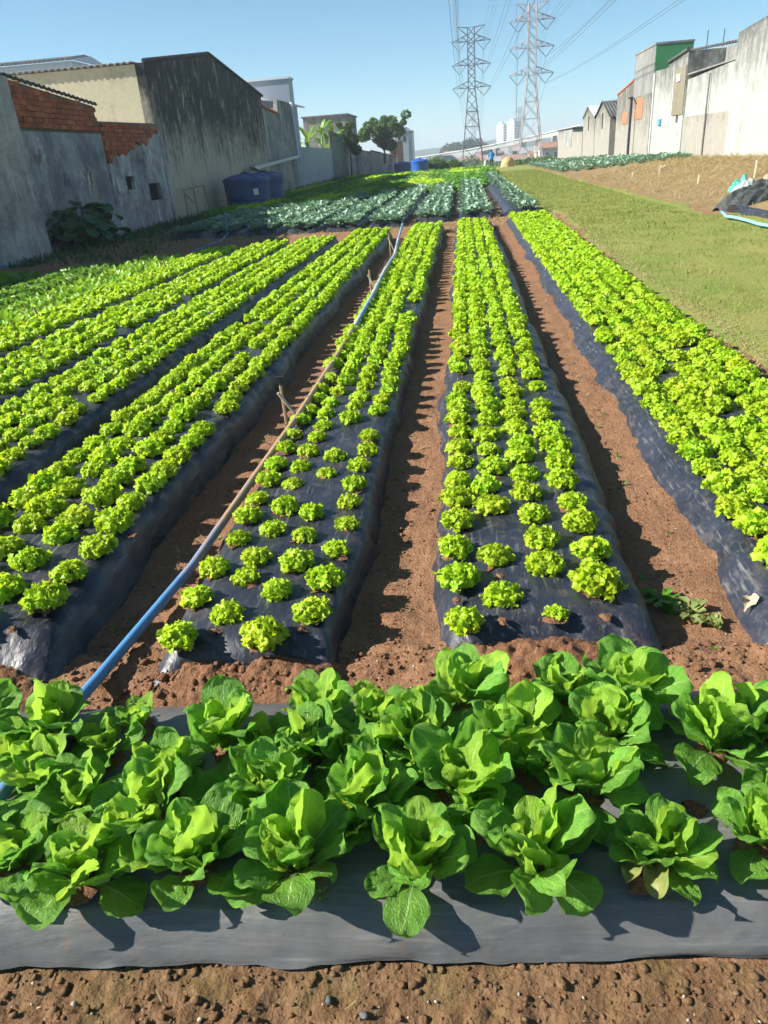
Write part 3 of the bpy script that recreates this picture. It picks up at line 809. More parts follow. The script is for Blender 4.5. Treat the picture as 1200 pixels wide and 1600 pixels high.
b4 = empty('green_sided_tower', (XR, 58, 0), 'tall concrete stair tower with a bright green painted side', 'building')
MB().box(XR - 0.02, XR + 2.2, yt0 + 0.03, yt1, -0.5, zt).build('tower_wall', M['wall_cement'], b4)
MB().box(XR, XR + 2.2, yt0 - 0.02, yt0 + 0.027, 4.6, zt + 0.02).build('green_side', M['green_paint'], b4)
MB().box(XR - 0.06, XR + 2.25, yt0 - 0.05, yt1 + 0.05, zt + 0.004, zt + 0.12).build('coping', M['wall_cement'], b4)
MB().box(XR - 0.06, XR - 0.023, yt0 + 0.05, yt1, -0.4, 4.4).build('lower_plaster', M['wall_pale'], b4)
zz = on_x(990, 133, XR)
b5 = facade('brick_patch_house', XR - 0.01, [(60.62, -0.5), (66.5, -0.5), (66.5, zz[1] - 0.3), (60.62, zz[1] + 0.25)], 6, 'wall_pale', 'pale concrete house with orange brick patches beside the green tower', 'building')
MB().box(XR - 0.09, XR - 0.063, 56.9, 59.4, 3.0, 4.3).build('brick_infill', M['brick_patch'], b4)
MB().box(XR - 0.05, XR - 0.013, 61.8, 63.9, 2.85, 3.6).build('brick_infill', M['brick_patch'], b5)
MB().tube([(XR - 0.03, 60.62, zz[1] + 0.3), (XR - 0.03, 66.5, zz[1] - 0.25)], 0.07, 5).build('coping', M['brick_bit'], b5)


def gable_house(name, ya, yb, ym, ze, zm, zw, mat, roof, label):
    c = empty(name, (XR, ym, 0), label, 'building')
    hl = [rect(ym - 0.35, ym + 0.35, zm - 2.0, zm - 0.8)]
    MB().slab([(ya, -0.5), (yb, -0.5), (yb, zw), (ym, zm), (ya, ze)], hl, face_x(XR, 0.3), 0.3).build('gable_wall', M[mat], c)
    MB().box(XR + 0.2, XR + 0.25, ym - 0.4, ym + 0.4, zm - 2.05, zm - 0.75).build('window', M['dark_void'], c)  # dark sheet in place of the unlit room behind the slit
    MB().box(XR + 0.303, XR + 8, ya, ya + 0.2, -0.5, ze - 0.05).build('side_wall', M[mat], c)
    corrugated('roof', roof, c, (XR - 0.15, ya - 0.4, ze - 0.03), (XR + 8, ya - 0.4, ze - 0.03), (XR - 0.15, ym, zm + 0.08), 34, 0.04)
    corrugated('roof', roof, c, (XR - 0.15, ym, zm + 0.08), (XR + 8, ym, zm + 0.08), (XR - 0.15, yb, zw + 0.06), 34, 0.04)
    return c


c = gable_house('gabled_house', 69.2, 76.7, 72.9, 3.55, 4.75, 3.6, 'wall_pale', 'roof_dark', 'pale gabled house with dark corrugated roof and one slit window')
wl = facade('lean_to', XR + 0.6, [(66.6, -0.5), (69.15, -0.5), (69.15, 2.6), (66.6, 2.7)], 3, 'wall_cement', 'low grey lean to with stacked orange bricks beside the dark roofed gable', 'shed')
MB().box(XR + 0.7, XR + 1.6, 66.9, 68.9, 2.71, 3.15).build('brick_stack', M['brick_patch'], wl)
corrugated('roof', 'roof_dark', wl, (XR + 0.3, 66.55, 3.75), (XR + 0.3, 69.1, 3.75), (XR + 4, 66.55, 4.2), 9, 0.05)
gable_house('gabled_house', 76.9, 84.0, 80.6, 3.9, 4.75, 3.8, 'wall_pale', 'roof_white', 'pale gabled house with light corrugated roof, farther than the dark roofed one')
e = facade('end_wall_house', XR - 0.02, [(84.2, -1), (105, -1.2), (105, 3.2), (91.7, 3.15), (91.7, 2.85), (84.2, 2.75)], 7, 'wall_pale', 'long low whitish house at the far end of the sunlit walls', 'building')
MB().box(XR - 0.06, XR - 0.023, 92, 98.5, 1.4, 3.1).build('stained_panel', M['wall_dark'], e)
MB().box(XR - 0.15, XR + 7, 91.5, 105.2, 3.21, 3.32).build('roof', M['roof_dark'], e)
q = on_x(984, 152, 11.6); q1 = on_x(980, 248, 11.6)
up = empty('utility_pole', (11.6, q1[0], 0), 'thin dark utility pole standing before the brick patch house', 'pole')
MB().tube([(11.6, q1[0], -0.2), (11.6, q1[0] - 0.1, q[1])], 0.09, 6).build('pole', M['steel_dark'], up)
MB().tube([(11.3, q1[0] - 0.6, q[1] - 0.1), (11.9, q1[0] + 0.9, q[1] - 0.05)], 0.05, 5).build('crossbar', M['steel_dark'], up)

# ------------------------------------------------------------------ pylons and cables
def pylon(loc, mat, label, scale=1.0):
    X, Y, Z = loc
    root = empty('lattice_pylon', loc, label, 'pylon')

    def P(x, y, z): return (X + x * scale, Y + y * scale, Z + z * scale)

    def wid(z): return 3.4 - (3.4 - 1.0) * z / 22.0 if z < 22 else 1.0
    levels = [0, 6.5, 12, 16, 19.2, 22, 24.4, 26.4, 28, 30, 32, 33.7, 35.4, 37.6]
    r = 0.085 * scale
    m = MB()
    for sx in (-1, 1):
        for sy in (-1, 1):
            m.tube([P(sx * wid(z), sy * wid(z), z) for z in (0, 22, 37.6)], r * 1.7, 4)
    for a, b in zip(levels[:-1], levels[1:]):
        wa, wb = wid(a), wid(b)
        for k in range(4):
            ca = [(-1, -1), (1, -1), (1, 1), (-1, 1)]
            p, q = ca[k], ca[(k + 1) % 4]
            m.tube([P(p[0] * wa, p[1] * wa, a), P(q[0] * wb, q[1] * wb, b)], r * 0.9, 3, False)
            m.tube([P(q[0] * wa, q[1] * wa, a), P(p[0] * wb, p[1] * wb, b)], r * 0.9, 3, False)
            if a > 0 and a in (6.5, 12, 16, 22, 28, 33.7):
                m.tube([P(p[0] * wa, p[1] * wa, a), P(q[0] * wa, q[1] * wa, a)], r, 3, False)
    m.build('tower_body', M[mat], root)
    ends = []
    for z in (22.3, 28.2, 34.1):
        a = MB()
        for s in (-1, 1):
            tip = P(s * 5.75, 0, z)
            for sy in (-1, 1):
                a.tube([P(s, sy, z), tip], r, 3, False); a.tube([P(s, sy, z + 1.7), tip], r, 3, False)
                for f in (0.33, 0.66):
                    mx = s + s * 4.75 * f
                    a.tube([P(mx, sy * (1 - f), z), P(mx, sy * (1 - f), z + 1.7 * (1 - f))], r * 0.8, 3, False)
                    a.tube([P(s + s * 4.75 * (f - 0.33), sy * (1.33 - f), z), P(mx, sy * (1 - f), z + 1.7 * (1 - f))], r * 0.8, 3, False)
        arm = a.build('cross_arm', M[mat], root)
        for s in (-1, 1):
            lowp = P(s * 3.6, 0, z - 2.3)
            MB().tube([P(s * 5.6, 0, z - 0.1), lowp, P(s * 1.5, 0, z - 0.1)], 0.11 * scale, 5).build('insulator_string', M['insulator'], arm)
            ends.append((lowp, s))
    a = MB()
    for s in (-1, 1):
        for sy in (-1, 1):
            a.tube([P(s, sy, 37.5), P(s * 4.0, 0, 37.9)], r, 3, False); a.tube([P(s, sy, 35.6), P(s * 4.0, 0, 37.9)], r, 3, False)
        ends.append((P(s * 4.0, 0, 37.9), s))
    a.tube([P(-1, 0, 37.6), P(1, 0, 37.6)], r, 3, False)
    a.build('top_arm', M[mat], root)
    return ends


eL = pylon((3.2, 255, -4), 'steel_dark', 'dark grey lattice pylon, the more distant of the two tall ones')
eR = pylon((18.3, 225, -4), 'steel_pale', 'pale pinkish lattice pylon, bigger and closer, top cut by the frame')
fL = pylon((9.0, 640, -4), 'steel_dark', 'tiny hazy pylon behind the dark lattice pylon', 0.9)
fR = pylon((48.0, 700, -4), 'steel_dark', 'tiny hazy pylon in front of the twin apartment towers', 0.9)
levels_txt = ['lower', 'lower', 'middle', 'middle', 'upper', 'upper', 'topmost', 'topmost']
for ends, back, nm, zadd in ((eL, fL, 'dark pylon', 0.0), (eR, fR, 'pale pylon', 0.0)):
    for k, (p, s) in enumerate(ends):
        side = 'tank side' if s < 0 else 'lawn side'
        twin = (-0.3, 0.3) if k < 6 else (0.0,)
        for ti, dx in enumerate(twin):
            q = (p[0] + dx - 0.4, -60.0, p[2] + 1.0)
            sag = 5.5 if k < 6 else 4.0
            P_ = []
            for i in range(41):
                t = i / 40
                P_.append((p[0] + dx + (q[0] - p[0] - dx) * t, p[1] + (q[1] - p[1]) * t, p[2] + (q[2] - p[2]) * t - sag * 4 * t * (1 - t) * 0.5))
            o = MB().tube(P_, 0.024, 4, False).build('power_cable', M['cable'], None, True)
            tw = '' if len(twin) == 1 else (' outer strand' if (dx < 0) == (s < 0) else ' inner strand')
            tag(o, 'overhead power cable from %s arm of the %s,%s %s' % (levels_txt[k], nm, tw, side), 'cable', 'power cables strung overhead')
        q = back[k][0]
        P_ = [(p[0] + (q[0] - p[0]) * t, p[1] + (q[1] - p[1]) * t, p[2] + (q[2] - p[2]) * t - 28 * t * (1 - t)) for t in np.linspace(0, 1, 25)]
        o = MB().tube(P_, 0.04, 3, False).build('power_cable', M['cable'], None, True)
        tag(o, 'faint cable running on beyond the %s, %s arm, %s' % (nm, levels_txt[k], side), 'cable', 'power cables behind the pylons')

# ------------------------------------------------------------------ far town
def tower(name, px0, lit, shade_w, pytop, Y, label):
    """block turned so that one face takes the sun (lit px wide in view) and the other is in shade"""
    k = (on_y(px0 + 1, pytop, Y)[0] - on_y(px0, pytop, Y)[0])
    ph = D2R(36); a = lit * k / math.cos(ph); b = shade_w * k / math.sin(ph)
    x0, z1 = on_y(px0, pytop, Y)
    root = empty(name, (x0, Y, -4), label, 'building')
    MB().box(x0, x0 + a, Y, Y + b, -6, z1).build('wall', M['tower_white'], root)
    n = int((z1 + 3) / 3.0); w = MB()
    for i in range(n):
        z = -3 + i * 3.0 + 1.0
        for f in (0.08, 0.30, 0.52, 0.74):
            MB().box(x0 + a * f, x0 + a * (f + 0.14), Y - 0.06, Y + 0.1, z, z + 1.3).build('window', M['window_far'], root)
        for f in (0.15, 0.55):
            MB().box(x0 + a - 0.1, x0 + a + 0.06, Y + b * f, Y + b * (f + 0.25), z, z + 1.3).build('window', M['window_far'], root)
    MB().box(x0 + a * 0.2, x0 + a * 0.7, Y + b * 0.2, Y + b * 0.7, z1 + 0.003, z1 + 2.6).build('roof_box', M['tower_white'], root)
    root.rotation_euler = (0, 0, -ph)
    return root


tower('apartment_tower', 776, 10, 6, 195, 1030, 'white apartment tower, the lower of the hazy pair')
tower('apartment_tower', 792, 11, 11, 190, 1000, 'white apartment tower, the taller of the hazy pair nearer the pale pylon')
# viaduct
vp = [on_y(x, y, 420) for x, y in ((600, 254), (660, 247), (725, 237), (790, 224), (840, 213), (900, 199))]
vy = [430, 425, 420, 415, 410, 400]
vd = empty('viaduct', (vp[2][0], 420, -5), 'long pale concrete viaduct crossing the hazy town', 'bridge')
m = MB(); rl = MB()
for i in range(len(vp) - 1):
    (xa, za), (xb, zb) = vp[i], vp[i + 1]
    V = [(xa, vy[i], za - 1.4), (xb, vy[i + 1], zb - 1.4), (xb, vy[i + 1], zb), (xa, vy[i], za), (xa, vy[i] + 9, za - 1.4), (xb, vy[i + 1] + 9, zb - 1.4), (xb, vy[i + 1] + 9, zb), (xa, vy[i] + 9, za)]
    m.add(V, [(0, 1, 2, 3), (7, 6, 5, 4), (0, 4, 5, 1), (2, 6, 7, 3)])
    V2 = [(x, y - 0.05, z + 0.9 if k in (2, 3, 6, 7) else z + 1.42) for k, (x, y, z) in enumerate(V)]
    rl.tube([(xa, vy[i], za + 0.5), (xb, vy[i + 1], zb + 0.5)], 0.35, 4, False)
m.build('deck', M['viaduct'], vd); rl.build('parapet', M['viaduct'], vd)
for f in np.linspace(0.03, 0.97, 12):
    t = f * (len(vp) - 1); i = min(int(t), len(vp) - 2); t -= i
    x = vp[i][0] + (vp[i + 1][0] - vp[i][0]) * t; z = vp[i][1] + (vp[i + 1][1] - vp[i][1]) * t
    MB().box(x - 0.9, x + 0.9, 414, 420, -6, z - 1.39).build('pier', M['viaduct'], vd)
# houses of the town below, each its own thing
hue = ['cream', 'brick brown', 'whitish', 'blue grey', 'tan']
k = 0
hs_used = set()
for (px, py, Y, w, hh) in [(738, 254, 300, 9, 5), (752, 252, 340, 10, 6), (768, 246, 470, 14, 9), (783, 241, 520, 16, 9), (795, 236, 560, 16, 10), (808, 240, 500, 15, 8), (820, 243, 420, 12, 7), (835, 238, 380, 11, 7), (848, 244, 330, 10, 6), (858, 236, 300, 9, 6), (868, 232, 260, 9, 7), (725, 246, 430, 12, 6), (712, 244, 480, 13, 6), (760, 232, 640, 30, 13), (745, 240, 560, 16, 8), (776, 252, 330, 8, 5), (803, 250, 300, 8, 5), (700, 252, 330, 10, 5)]:
    p = on_y(px, py, Y)
    c = empty('town_house', (p[0], Y, -5), '%s town house number place %d' % (hue[k % 5], k), 'house', 'hazy town houses behind the field')
    z0 = -6.0; z1 = p[1]
    wl = MB().box(p[0] - w / 2, p[0] + w / 2, Y, Y + w, z0, z1).build('wall', M['house_wall_%d' % (k % 5)], c)
    if k == 13:
        MB().box(p[0] - w / 2 - 0.5, p[0] + w / 2 + 0.5, Y - 0.5, Y + w, z1 + 0.003, z1 + 1).build('roof', M['tower_side'], c)
    else:
        MB().add([(p[0] - w / 2 - 0.4, Y - 0.5, z1), (p[0] + w / 2 + 0.4, Y - 0.5, z1), (p[0] + w / 2 + 0.4, Y + w, z1), (p[0] - w / 2 - 0.4, Y + w, z1), (p[0] - w / 2 - 0.4, Y + w / 2, z1 + w * 0.22), (p[0] + w / 2 + 0.4, Y + w / 2, z1 + w * 0.22)], [(0, 1, 5, 4), (2, 3, 4, 5), (0, 4, 3), (1, 2, 5), (0, 3, 2, 1)]).build('roof', M['house_roof_red' if k % 2 == 0 else 'house_roof_grey'], c)
    for f in (-0.28, 0.02, 0.3):
        MB().box(p[0] + w * f - 0.5, p[0] + w * f + 0.5, Y - 0.05, Y + 0.1, z1 - 2.2, z1 - 1.0).build('window', M['window_far'], c)
    where = ['under the dark pylon, brick toned roof', 'beside the dark pylon foot', 'below the lower apartment tower', 'below the gap of the twin towers', 'below the taller apartment tower', 'between taller tower and pale pylon', 'behind the pale pylon, brick roof', 'just past the pale pylon', 'left of the low whitish end house', 'near the low whitish end house', 'touching the low whitish end house', 'left of the dark pylon, near viaduct', 'behind the round trees', 'wide flat roofed one under the towers', 'between the dark pylon and wide block', 'behind the blue shirted person', 'behind the tan covered heap', 'behind the second round tree']
    c['label'] = ('%s hazy town house %s' % (hue[k % 5], where[k]))
    k += 1


# ------------------------------------------------------------------ trees
def leaf_cloud(centers, radii, n, size, seed, flat=0.8):
    """n small bent leaf quads through the volume of several clumps"""
    r = np.random.default_rng(seed)
    centers = np.array(centers); radii = np.array(radii)
    pr = radii ** 2; pr = pr / pr.sum()
    k = r.choice(len(centers), n, p=pr)
    d = r.normal(size=(n, 3)); d /= np.linalg.norm(d, axis=1)[:, None]
    rad = radii[k] * r.uniform(0.35, 1.05, n) ** 0.5
    c = centers[k] + d * rad[:, None] * np.array([1, 1, flat])
    a = r.normal(size=(n, 3)) + d * 0.6; a /= np.linalg.norm(a, axis=1)[:, None]
    b = np.cross(a, r.normal(size=(n, 3))); b /= np.linalg.norm(b, axis=1)[:, None]
    s = size * r.uniform(0.6, 1.3, n)[:, None]
    V = np.stack([c - a * s, c + b * s * 0.45, c + a * s, c - b * s * 0.45], 1).reshape(-1, 3)
    F = np.arange(4 * n).reshape(-1, 4)
    return V, F


def tree(name, base, label, clumps, trunk, n, size, mat, seed, limbs=True, group=None, flat=0.8):
    root = empty(name, base, label, 'tree', group)
    B = np.array(base)
    m = MB()
    top = B + np.array([0, 0, trunk[0]])
    m.tube([tuple(B + np.array([0, 0, -0.2])), tuple(B + np.array([0.06, 0.03, trunk[0] * 0.5])), tuple(top)], [trunk[1], trunk[1] * 0.8, trunk[1] * 0.55], 7)
    if limbs:
        for c, r in clumps:
            m.tube([tuple(top - np.array([0, 0, trunk[0] * 0.25])), tuple((top + B + np.array(c)) / 2 + np.array([0, 0, 0.1])), tuple(B + np.array(c))], [trunk[1] * 0.5, trunk[1] * 0.33, trunk[1] * 0.12], 5)
    m.build('trunk', M['bark'], root, True)
    V, F = leaf_cloud([c for c, r in clumps], [r for c, r in clumps], n, size, seed, flat)
    me = np_mesh('crown', V, F, M[mat], False)
    link(bpy.data.objects.new('crown', me), root)
    return root


r_ = np.random.default_rng(3)
p = on_y(600, 232, 99); 
tc = [((0.0, 0, 2.6), 1.0), ((-1.3, 0.3, 1.9), 0.85), ((1.2, -0.2, 2.4), 0.9), ((-0.5, 0.2, 3.3), 0.7), ((2.2, 0, 3.2), 0.55), ((-2.1, 0, 2.2), 0.5), ((0.6, -.3, 1.3), 0.9), ((1.6, .2, 1.4), 0.7), ((-1.0, 0, 0.9), 0.7), ((0.9, 0, 3.6), 0.45), ((-1.6, 0, 2.9), 0.4)]
base = (p[0], 99.0, 1.3)
tr0 = np.random.default_rng(15)
tc = [((tr0.normal(0, 1.25), tr0.normal(0, 0.7), 2.4 + tr0.normal(0, 0.85)), tr0.uniform(0.28, 0.72)) for _ in range(26)] + [((2.3, 0, 3.5), 0.35), ((1.9, 0, 3.1), 0.4), ((-2.2, 0, 2.4), 0.4), ((0.2, 0, 3.9), 0.4), ((-0.9, 0, 3.6), 0.35), ((0, 0, 2.3), 0.9)]
tree('leafy_tree', base, 'loose crowned green tree rising over the far yard walls', [((c[0] * 1.1, c[1], c[2] * 1.0 + 0.6), r * 1.25) for c, r in tc], (1.6, 0.16), 10000, 0.15, 'tree_leaf', 5)
p = on_y(543, 205, 84)
tree('creeper_tree', (p[0], 84.5, 0), 'dark creeper covered small tree beside the banana plants', [((-0.3, 0, 4.4), 0.7), ((0.4, 0, 3.6), 0.7), ((0.2, 0, 5.0), 0.45), ((0.7, 0, 2.7), 0.6), ((-0.9, 0, 5.1), 0.35)], (3.6, 0.1), 1800, 0.15, 'tree_leaf', 8)
for (px, w, lab, sd) in ((683, 1.5, 'round dark green tree beside the far blue tank', 11), (711, 1.35, 'rounder lower green tree between the blue tank and dark pylon', 12)):
    p = on_y(px, 262, 97)
    cl = [((0, 0, 1.1), w * 0.62)] + [((math.cos(a) * w * 0.55, math.sin(a) * 0.7, 0.9 + 0.5 * (i % 3) * 0.6), w * 0.45) for i, a in enumerate(np.linspace(0, 5.6, 7))]
    tree('round_tree', (p[0], 97.0, -0.75 if px < 700 else -1.0), lab, cl, (0.9, 0.12), 3200, 0.12, 'tree_leaf', sd)
for i, (px, py, Y, w) in enumerate([(838, 258, 118, 1.7), (822, 259, 116, 1.3), (853, 256, 120, 1.7), (866, 257, 117, 1.4), (808, 260, 114, 1.0)]):
    p = on_y(px, py, Y)
    cl = [((0, 0, 0.9), w * 0.8), ((w * 0.8, 0, 0.7), w * 0.6), ((-w * 0.8, 0, 0.7), w * 0.6), ((0.2, 0, 1.5), w * 0.5)]
    tree('green_shrub', (p[0], Y, p[1] - 1.0), ['broad green shrub right behind the pale pylon legs', 'green shrub at the near leg of the pale pylon', 'green shrub past the pale pylon towards the end house', 'green shrub touching the whitish end house', 'small green shrub behind the tan covered heap'][i], cl, (0.5, 0.08), 1500, 0.14, 'tree_leaf', 30 + i, False, 'shrubs at the pale pylon')
# wooded skyline: far masses that read as one
cs = []; rs = []
for px, py, Y in [(x, 250 - 6 * math.exp(-((x - 740) / 60) ** 2) + random.uniform(-2, 2), random.uniform(1000, 1400)) for x in np.linspace(560, 860, 80)]:
    p = on_y(px, py - (16 if 690 < px < 760 else 0) * random.random(), Y); cs.append((p[0], Y, p[1] - 9)); rs.append(random.uniform(8, 13))
V, F = leaf_cloud(cs, rs, 22000, 1.9, 77)
V2, F2 = leaf_cloud([(x, y, z - 14) for x, y, z in cs], [r * 1.1 for r in rs], 9000, 3.0, 78)
me = np_mesh('skyline_wood', np.concatenate([V, V2]), np.concatenate([F, F2 + len(V)]), M['hill_leaf'], False)
tag(link(bpy.data.objects.new('skyline_wood', me)), 'hazy blue wooded skyline behind the town', 'trees', kind='stuff')
tg = np.random.default_rng(41); cs = []; rs = []
for px in np.linspace(640, 872, 54):
    Y = tg.uniform(170, 330); p = on_y(px, tg.uniform(247, 256), Y); cs.append((p[0], Y, p[1] - 1.8)); rs.append(tg.uniform(1.4, 3.2) * Y / 250)
V, F = leaf_cloud(cs, rs, 9000, 0.55, 79)
tag(link(bpy.data.objects.new('town_greenery', np_mesh('town_greenery', V, F, M['tree_leaf'], False))), 'mass of bushes between the town houses below the pylons', 'bushes', kind='stuff')
hx = np.linspace(-900, 1100, 90); hyv = np.linspace(0, 1, 9)
HX, HT = np.meshgrid(hx, hyv, indexing='ij')
prof = 4 + 10 * np.exp(-((HX + 20) / 160) ** 2) + 6 * fbm(HX / 120, HX * 0, 61, 4)
HZ = -6 + (prof + 6) * np.sin(HT * math.pi)
me = np_mesh('hills', np.stack([HX, 1350 + HT * 500, HZ], -1).reshape(-1, 3), grid_faces(90, 9)[:, ::-1], M['hill_leaf'])
tag(link(bpy.data.objects.new('hills', me)), kind='structure')
for i, (px, py, Y, s) in enumerate([(707, 224, 560, 1.0), (722, 220, 540, 0.9), (737, 216, 520, 1.15), (754, 222, 500, 0.9), (697, 228, 620, 0.9), (766, 226, 470, .8), (830, 236, 450, .8)]):
    p = on_y(px, py, Y); h = p[1] + 5.5
    cl = [((random.uniform(-4, 4) * s, random.uniform(-2, 2), h - 2 - random.uniform(0, 6) * s), random.uniform(2.2, 3.6) * s) for _ in range(9)]
    tree('town_tree', (p[0], Y, -5.5), ['hazy tree tallest behind the dark pylon', 'hazy tree just before the dark pylon axis', 'hazy tree crowning the slope at the dark pylon', 'hazy tree between dark pylon and wide block', 'hazy tree at the foot of the wooded slope', 'hazy tree under the lower apartment tower', 'hazy tree seen through the pale pylon legs'][i], cl, (h * 0.6, 0.4), 1500, 0.75, 'hill_leaf', 50 + i, False, 'hazy trees of the town')

# ------------------------------------------------------------------ planting beds under plastic
BED_H = 0.125
# id: x0, x1, y0, y1, row xs
BEDS = {
    'E': dict(x=(1.22, 2.42), y=(2.62, 23.6), rows=[1.43, 1.64, 1.85, 2.06, 2.27], film='blue black plastic film on the bed along the lawn'),
    'D': dict(x=(-0.21, 0.82), y=(2.60, 22.5), rows=[-0.06, 0.135, 0.355, 0.575], film='blue black plastic film on the bed between two bare red furrows'),
    'C': dict(x=(-1.43, -0.54), y=(2.45, 22.1), rows=[-1.28, -1.10, -0.90, -0.69], film='blue black plastic film with sparse small lettuces beside the blue pipe'),
    'B': dict(x=(-2.92, -1.82), y=(2.42, 20.7), rows=[-2.74, -2.50, -2.25, -1.99], film='blue black plastic film on the dense bed across the pipe furrow'),
    'A': dict(x=(-4.05, -3.08), y=(2.6, 19.6), rows=[-3.95, -3.73, -3.51, -3.28], film='blue black plastic film on the second bed across the pipe'),
    'A2': dict(x=(-5.15, -4.14), y=(4.0, 19.2), rows=[-5.05, -4.84, -4.62, -4.38], film='blue black plastic film on the third bed across the pipe'),
    'A3': dict(x=(-6.25, -5.32), y=(6.0, 18.6), rows=[-6.15, -5.96, -5.77, -5.56], film='blue black plastic film on the bed next to the chard'),
}
for i, (nm, x0, x1, ya, yb) in enumerate([('K1', 1.30, 2.50, 25.5, 62), ('K2', -0.22, 0.98, 25.0, 48), ('K3', -1.58, -0.40, 24.5, 46.5), ('K4', -2.95, -1.80, 23.8, 45.5), ('K5', -4.25, -3.15, 23.5, 42), ('K6', -5.5, -4.45, 23.6, 39), ('K7', -6.8, -5.75, 23.8, 36.5), ('K8', -8.1, -7.05, 24.0, 35), ('K9', -9.4, -8.35, 24.3, 33.5)]):
    w = x1 - x0
    BEDS[nm] = dict(x=(x0, x1), y=(ya, yb), rows=[x0 + w * 0.24, x0 + w * 0.5, x0 + w * 0.76], film='plastic film under the %s kale bed counted from the lawn' % ['first', 'second', 'third', 'fourth', 'fifth', 'sixth', 'seventh', 'eighth', 'ninth'][i])

HS = {'B': 1.35, 'A': 1.3, 'A2': 1.3, 'A3': 1.2}   # the beds across the pipe are heaped higher
S_PROF = np.array([0, 0.02, 0.05, 0.09, 0.13, 0.17, 0.22, 0.30, 0.40, 0.5, 0.60, 0.70, 0.79, 0.85, 0.90, 0.94, 0.965, 0.985, 1.0])
Z_PROF = np.array([-0.02, 0.014, 0.060, 0.100, 0.126, 0.142, 0.151, 0.156, 0.158, 0.159, 0.158, 0.157, 0.155, 0.152, 0.143, 0.120, 0.078, 0.020, -0.02])


def film_mesh(bid, b, near):
    (x0, x1), (y0, y1) = b['x'], b['y']
    s = np.sort(np.concatenate([S_PROF, (S_PROF[1:] + S_PROF[:-1]) / 2])) if near else S_PROF
    zp = np.interp(s, S_PROF, Z_PROF)
    v = seg((y0, min(y1, 9.0), 0.035), (min(y1, 9.0), y1, 0.12)) if near else np.arange(y0, y1 + 0.2, 0.25)
    SS, VV = np.meshgrid(s, v, indexing='ij'); ZZ = np.repeat(zp[:, None], len(v), 1)
    sd = sum(map(ord, bid))
    edge = np.abs(SS * 2 - 1)
    XX = x0 + SS * (x1 - x0)
    XX = XX + np.where(edge > 0.55, (edge - 0.55) / 0.45 * (0.045 * fbm(VV * 1.1, SS * 0 + np.sign(SS - .5), sd, 3) + 0.014 * fbm(VV * 9, SS * 0, sd + 1, 2)), 0)
    top = (1 - edge ** 4)
    ZZ = ZZ + top * (0.010 * fbm(XX * 3.2, VV * 1.6, sd + 3, 3) + 0.004 * fbm(XX * 16, VV * 7, sd + 4, 3))
    side = np.clip((edge - 0.6) / 0.4, 0, 1)
    ZZ = ZZ + side * (1 - side) * 4 * 0.010 * fbm(VV * 12, SS * 2, sd + 6, 3)
    # near end: pulled down and tucked into the earth, corners drawn out
    e0 = np.clip((VV - y0) / 0.16, 0, 1)
    ZZ = ZZ * (e0 ** 0.5) - 0.02 * (1 - e0)
    VV = VV + (1 - e0) * (0.05 * fbm(XX * 5, XX * 0, sd + 7, 3) - 0.08 * edge ** 6)
    e1 = np.clip((y1 - VV) / 0.16, 0, 1)
    ZZ = np.where(VV > y0 + 1, ZZ * e1 ** 0.5 - 0.02 * (1 - e1), ZZ)
    ZZ = ZZ * HS.get(bid, 1.0) + terrain(XX, VV)
    return np_mesh('mulch_film', np.stack([XX, VV, ZZ], -1).reshape(-1, 3), grid_faces(len(s), len(v)), M['film'])


FILMS = {}
for bid, b in BEDS.items():
    o = link(bpy.data.objects.new('mulch_film', film_mesh(bid, b, bid in 'ABCDE' or bid[0] == 'A')))
    tag(o, b['film'], 'plastic film', 'plastic covered beds running away from the camera')
    FILMS[bid] = o

# the bed that crosses in front
fy = [1.255, 1.26, 1.275, 1.30, 1.325, 1.35, 1.39, 1.44, 1.55, 1.7, 1.85, 2.0, 2.12, 2.2, 2.26, 2.31, 2.36]
fz = [0.012, 0.020, 0.042, 0.072, 0.098, 0.117, 0.128, 0.135, 0.14, 0.142, 0.142, 0.14, 0.132, 0.112, 0.08, 0.035, -0.02]
sx = np.arange(-3.4, 3.4, 0.022); t = np.linspace(0, 1, 60)
tt = np.linspace(0, 1, len(fy))
TY = np.interp(t, tt, fy); TZ = np.interp(t, tt, fz)
FX, FT = np.meshgrid(sx, t, indexing='ij')
FY = np.repeat(TY[None], len(sx), 0) + 0.062 * FX + 0.016
FZ = np.repeat(TZ[None], len(sx), 0)
mid = np.sin(FT * math.pi)
FZ = FZ + mid * (0.010 * fbm(FX * 3, FY * 4, 91, 3) + 0.004 * fbm(FX * 5, FY * 26, 92, 3))
frt = 1 - smooth(0.0, 0.12, FT)
FY = FY + frt * 0.012 * fbm(FX * 4, FX * 0, 93, 4)
FZ = FZ + frt * 0.006 * fbm(FX * 9, FX * 0, 94, 3)
me = np_mesh('mulch_film', np.stack([FX, FY, FZ], -1).reshape(-1, 3), grid_faces(len(sx), len(t)), M['film_front'])
front_film = tag(link(bpy.data.objects.new('mulch_film', me)), 'dusty grey black plastic film on the cabbage bed crossing in front', 'plastic film')


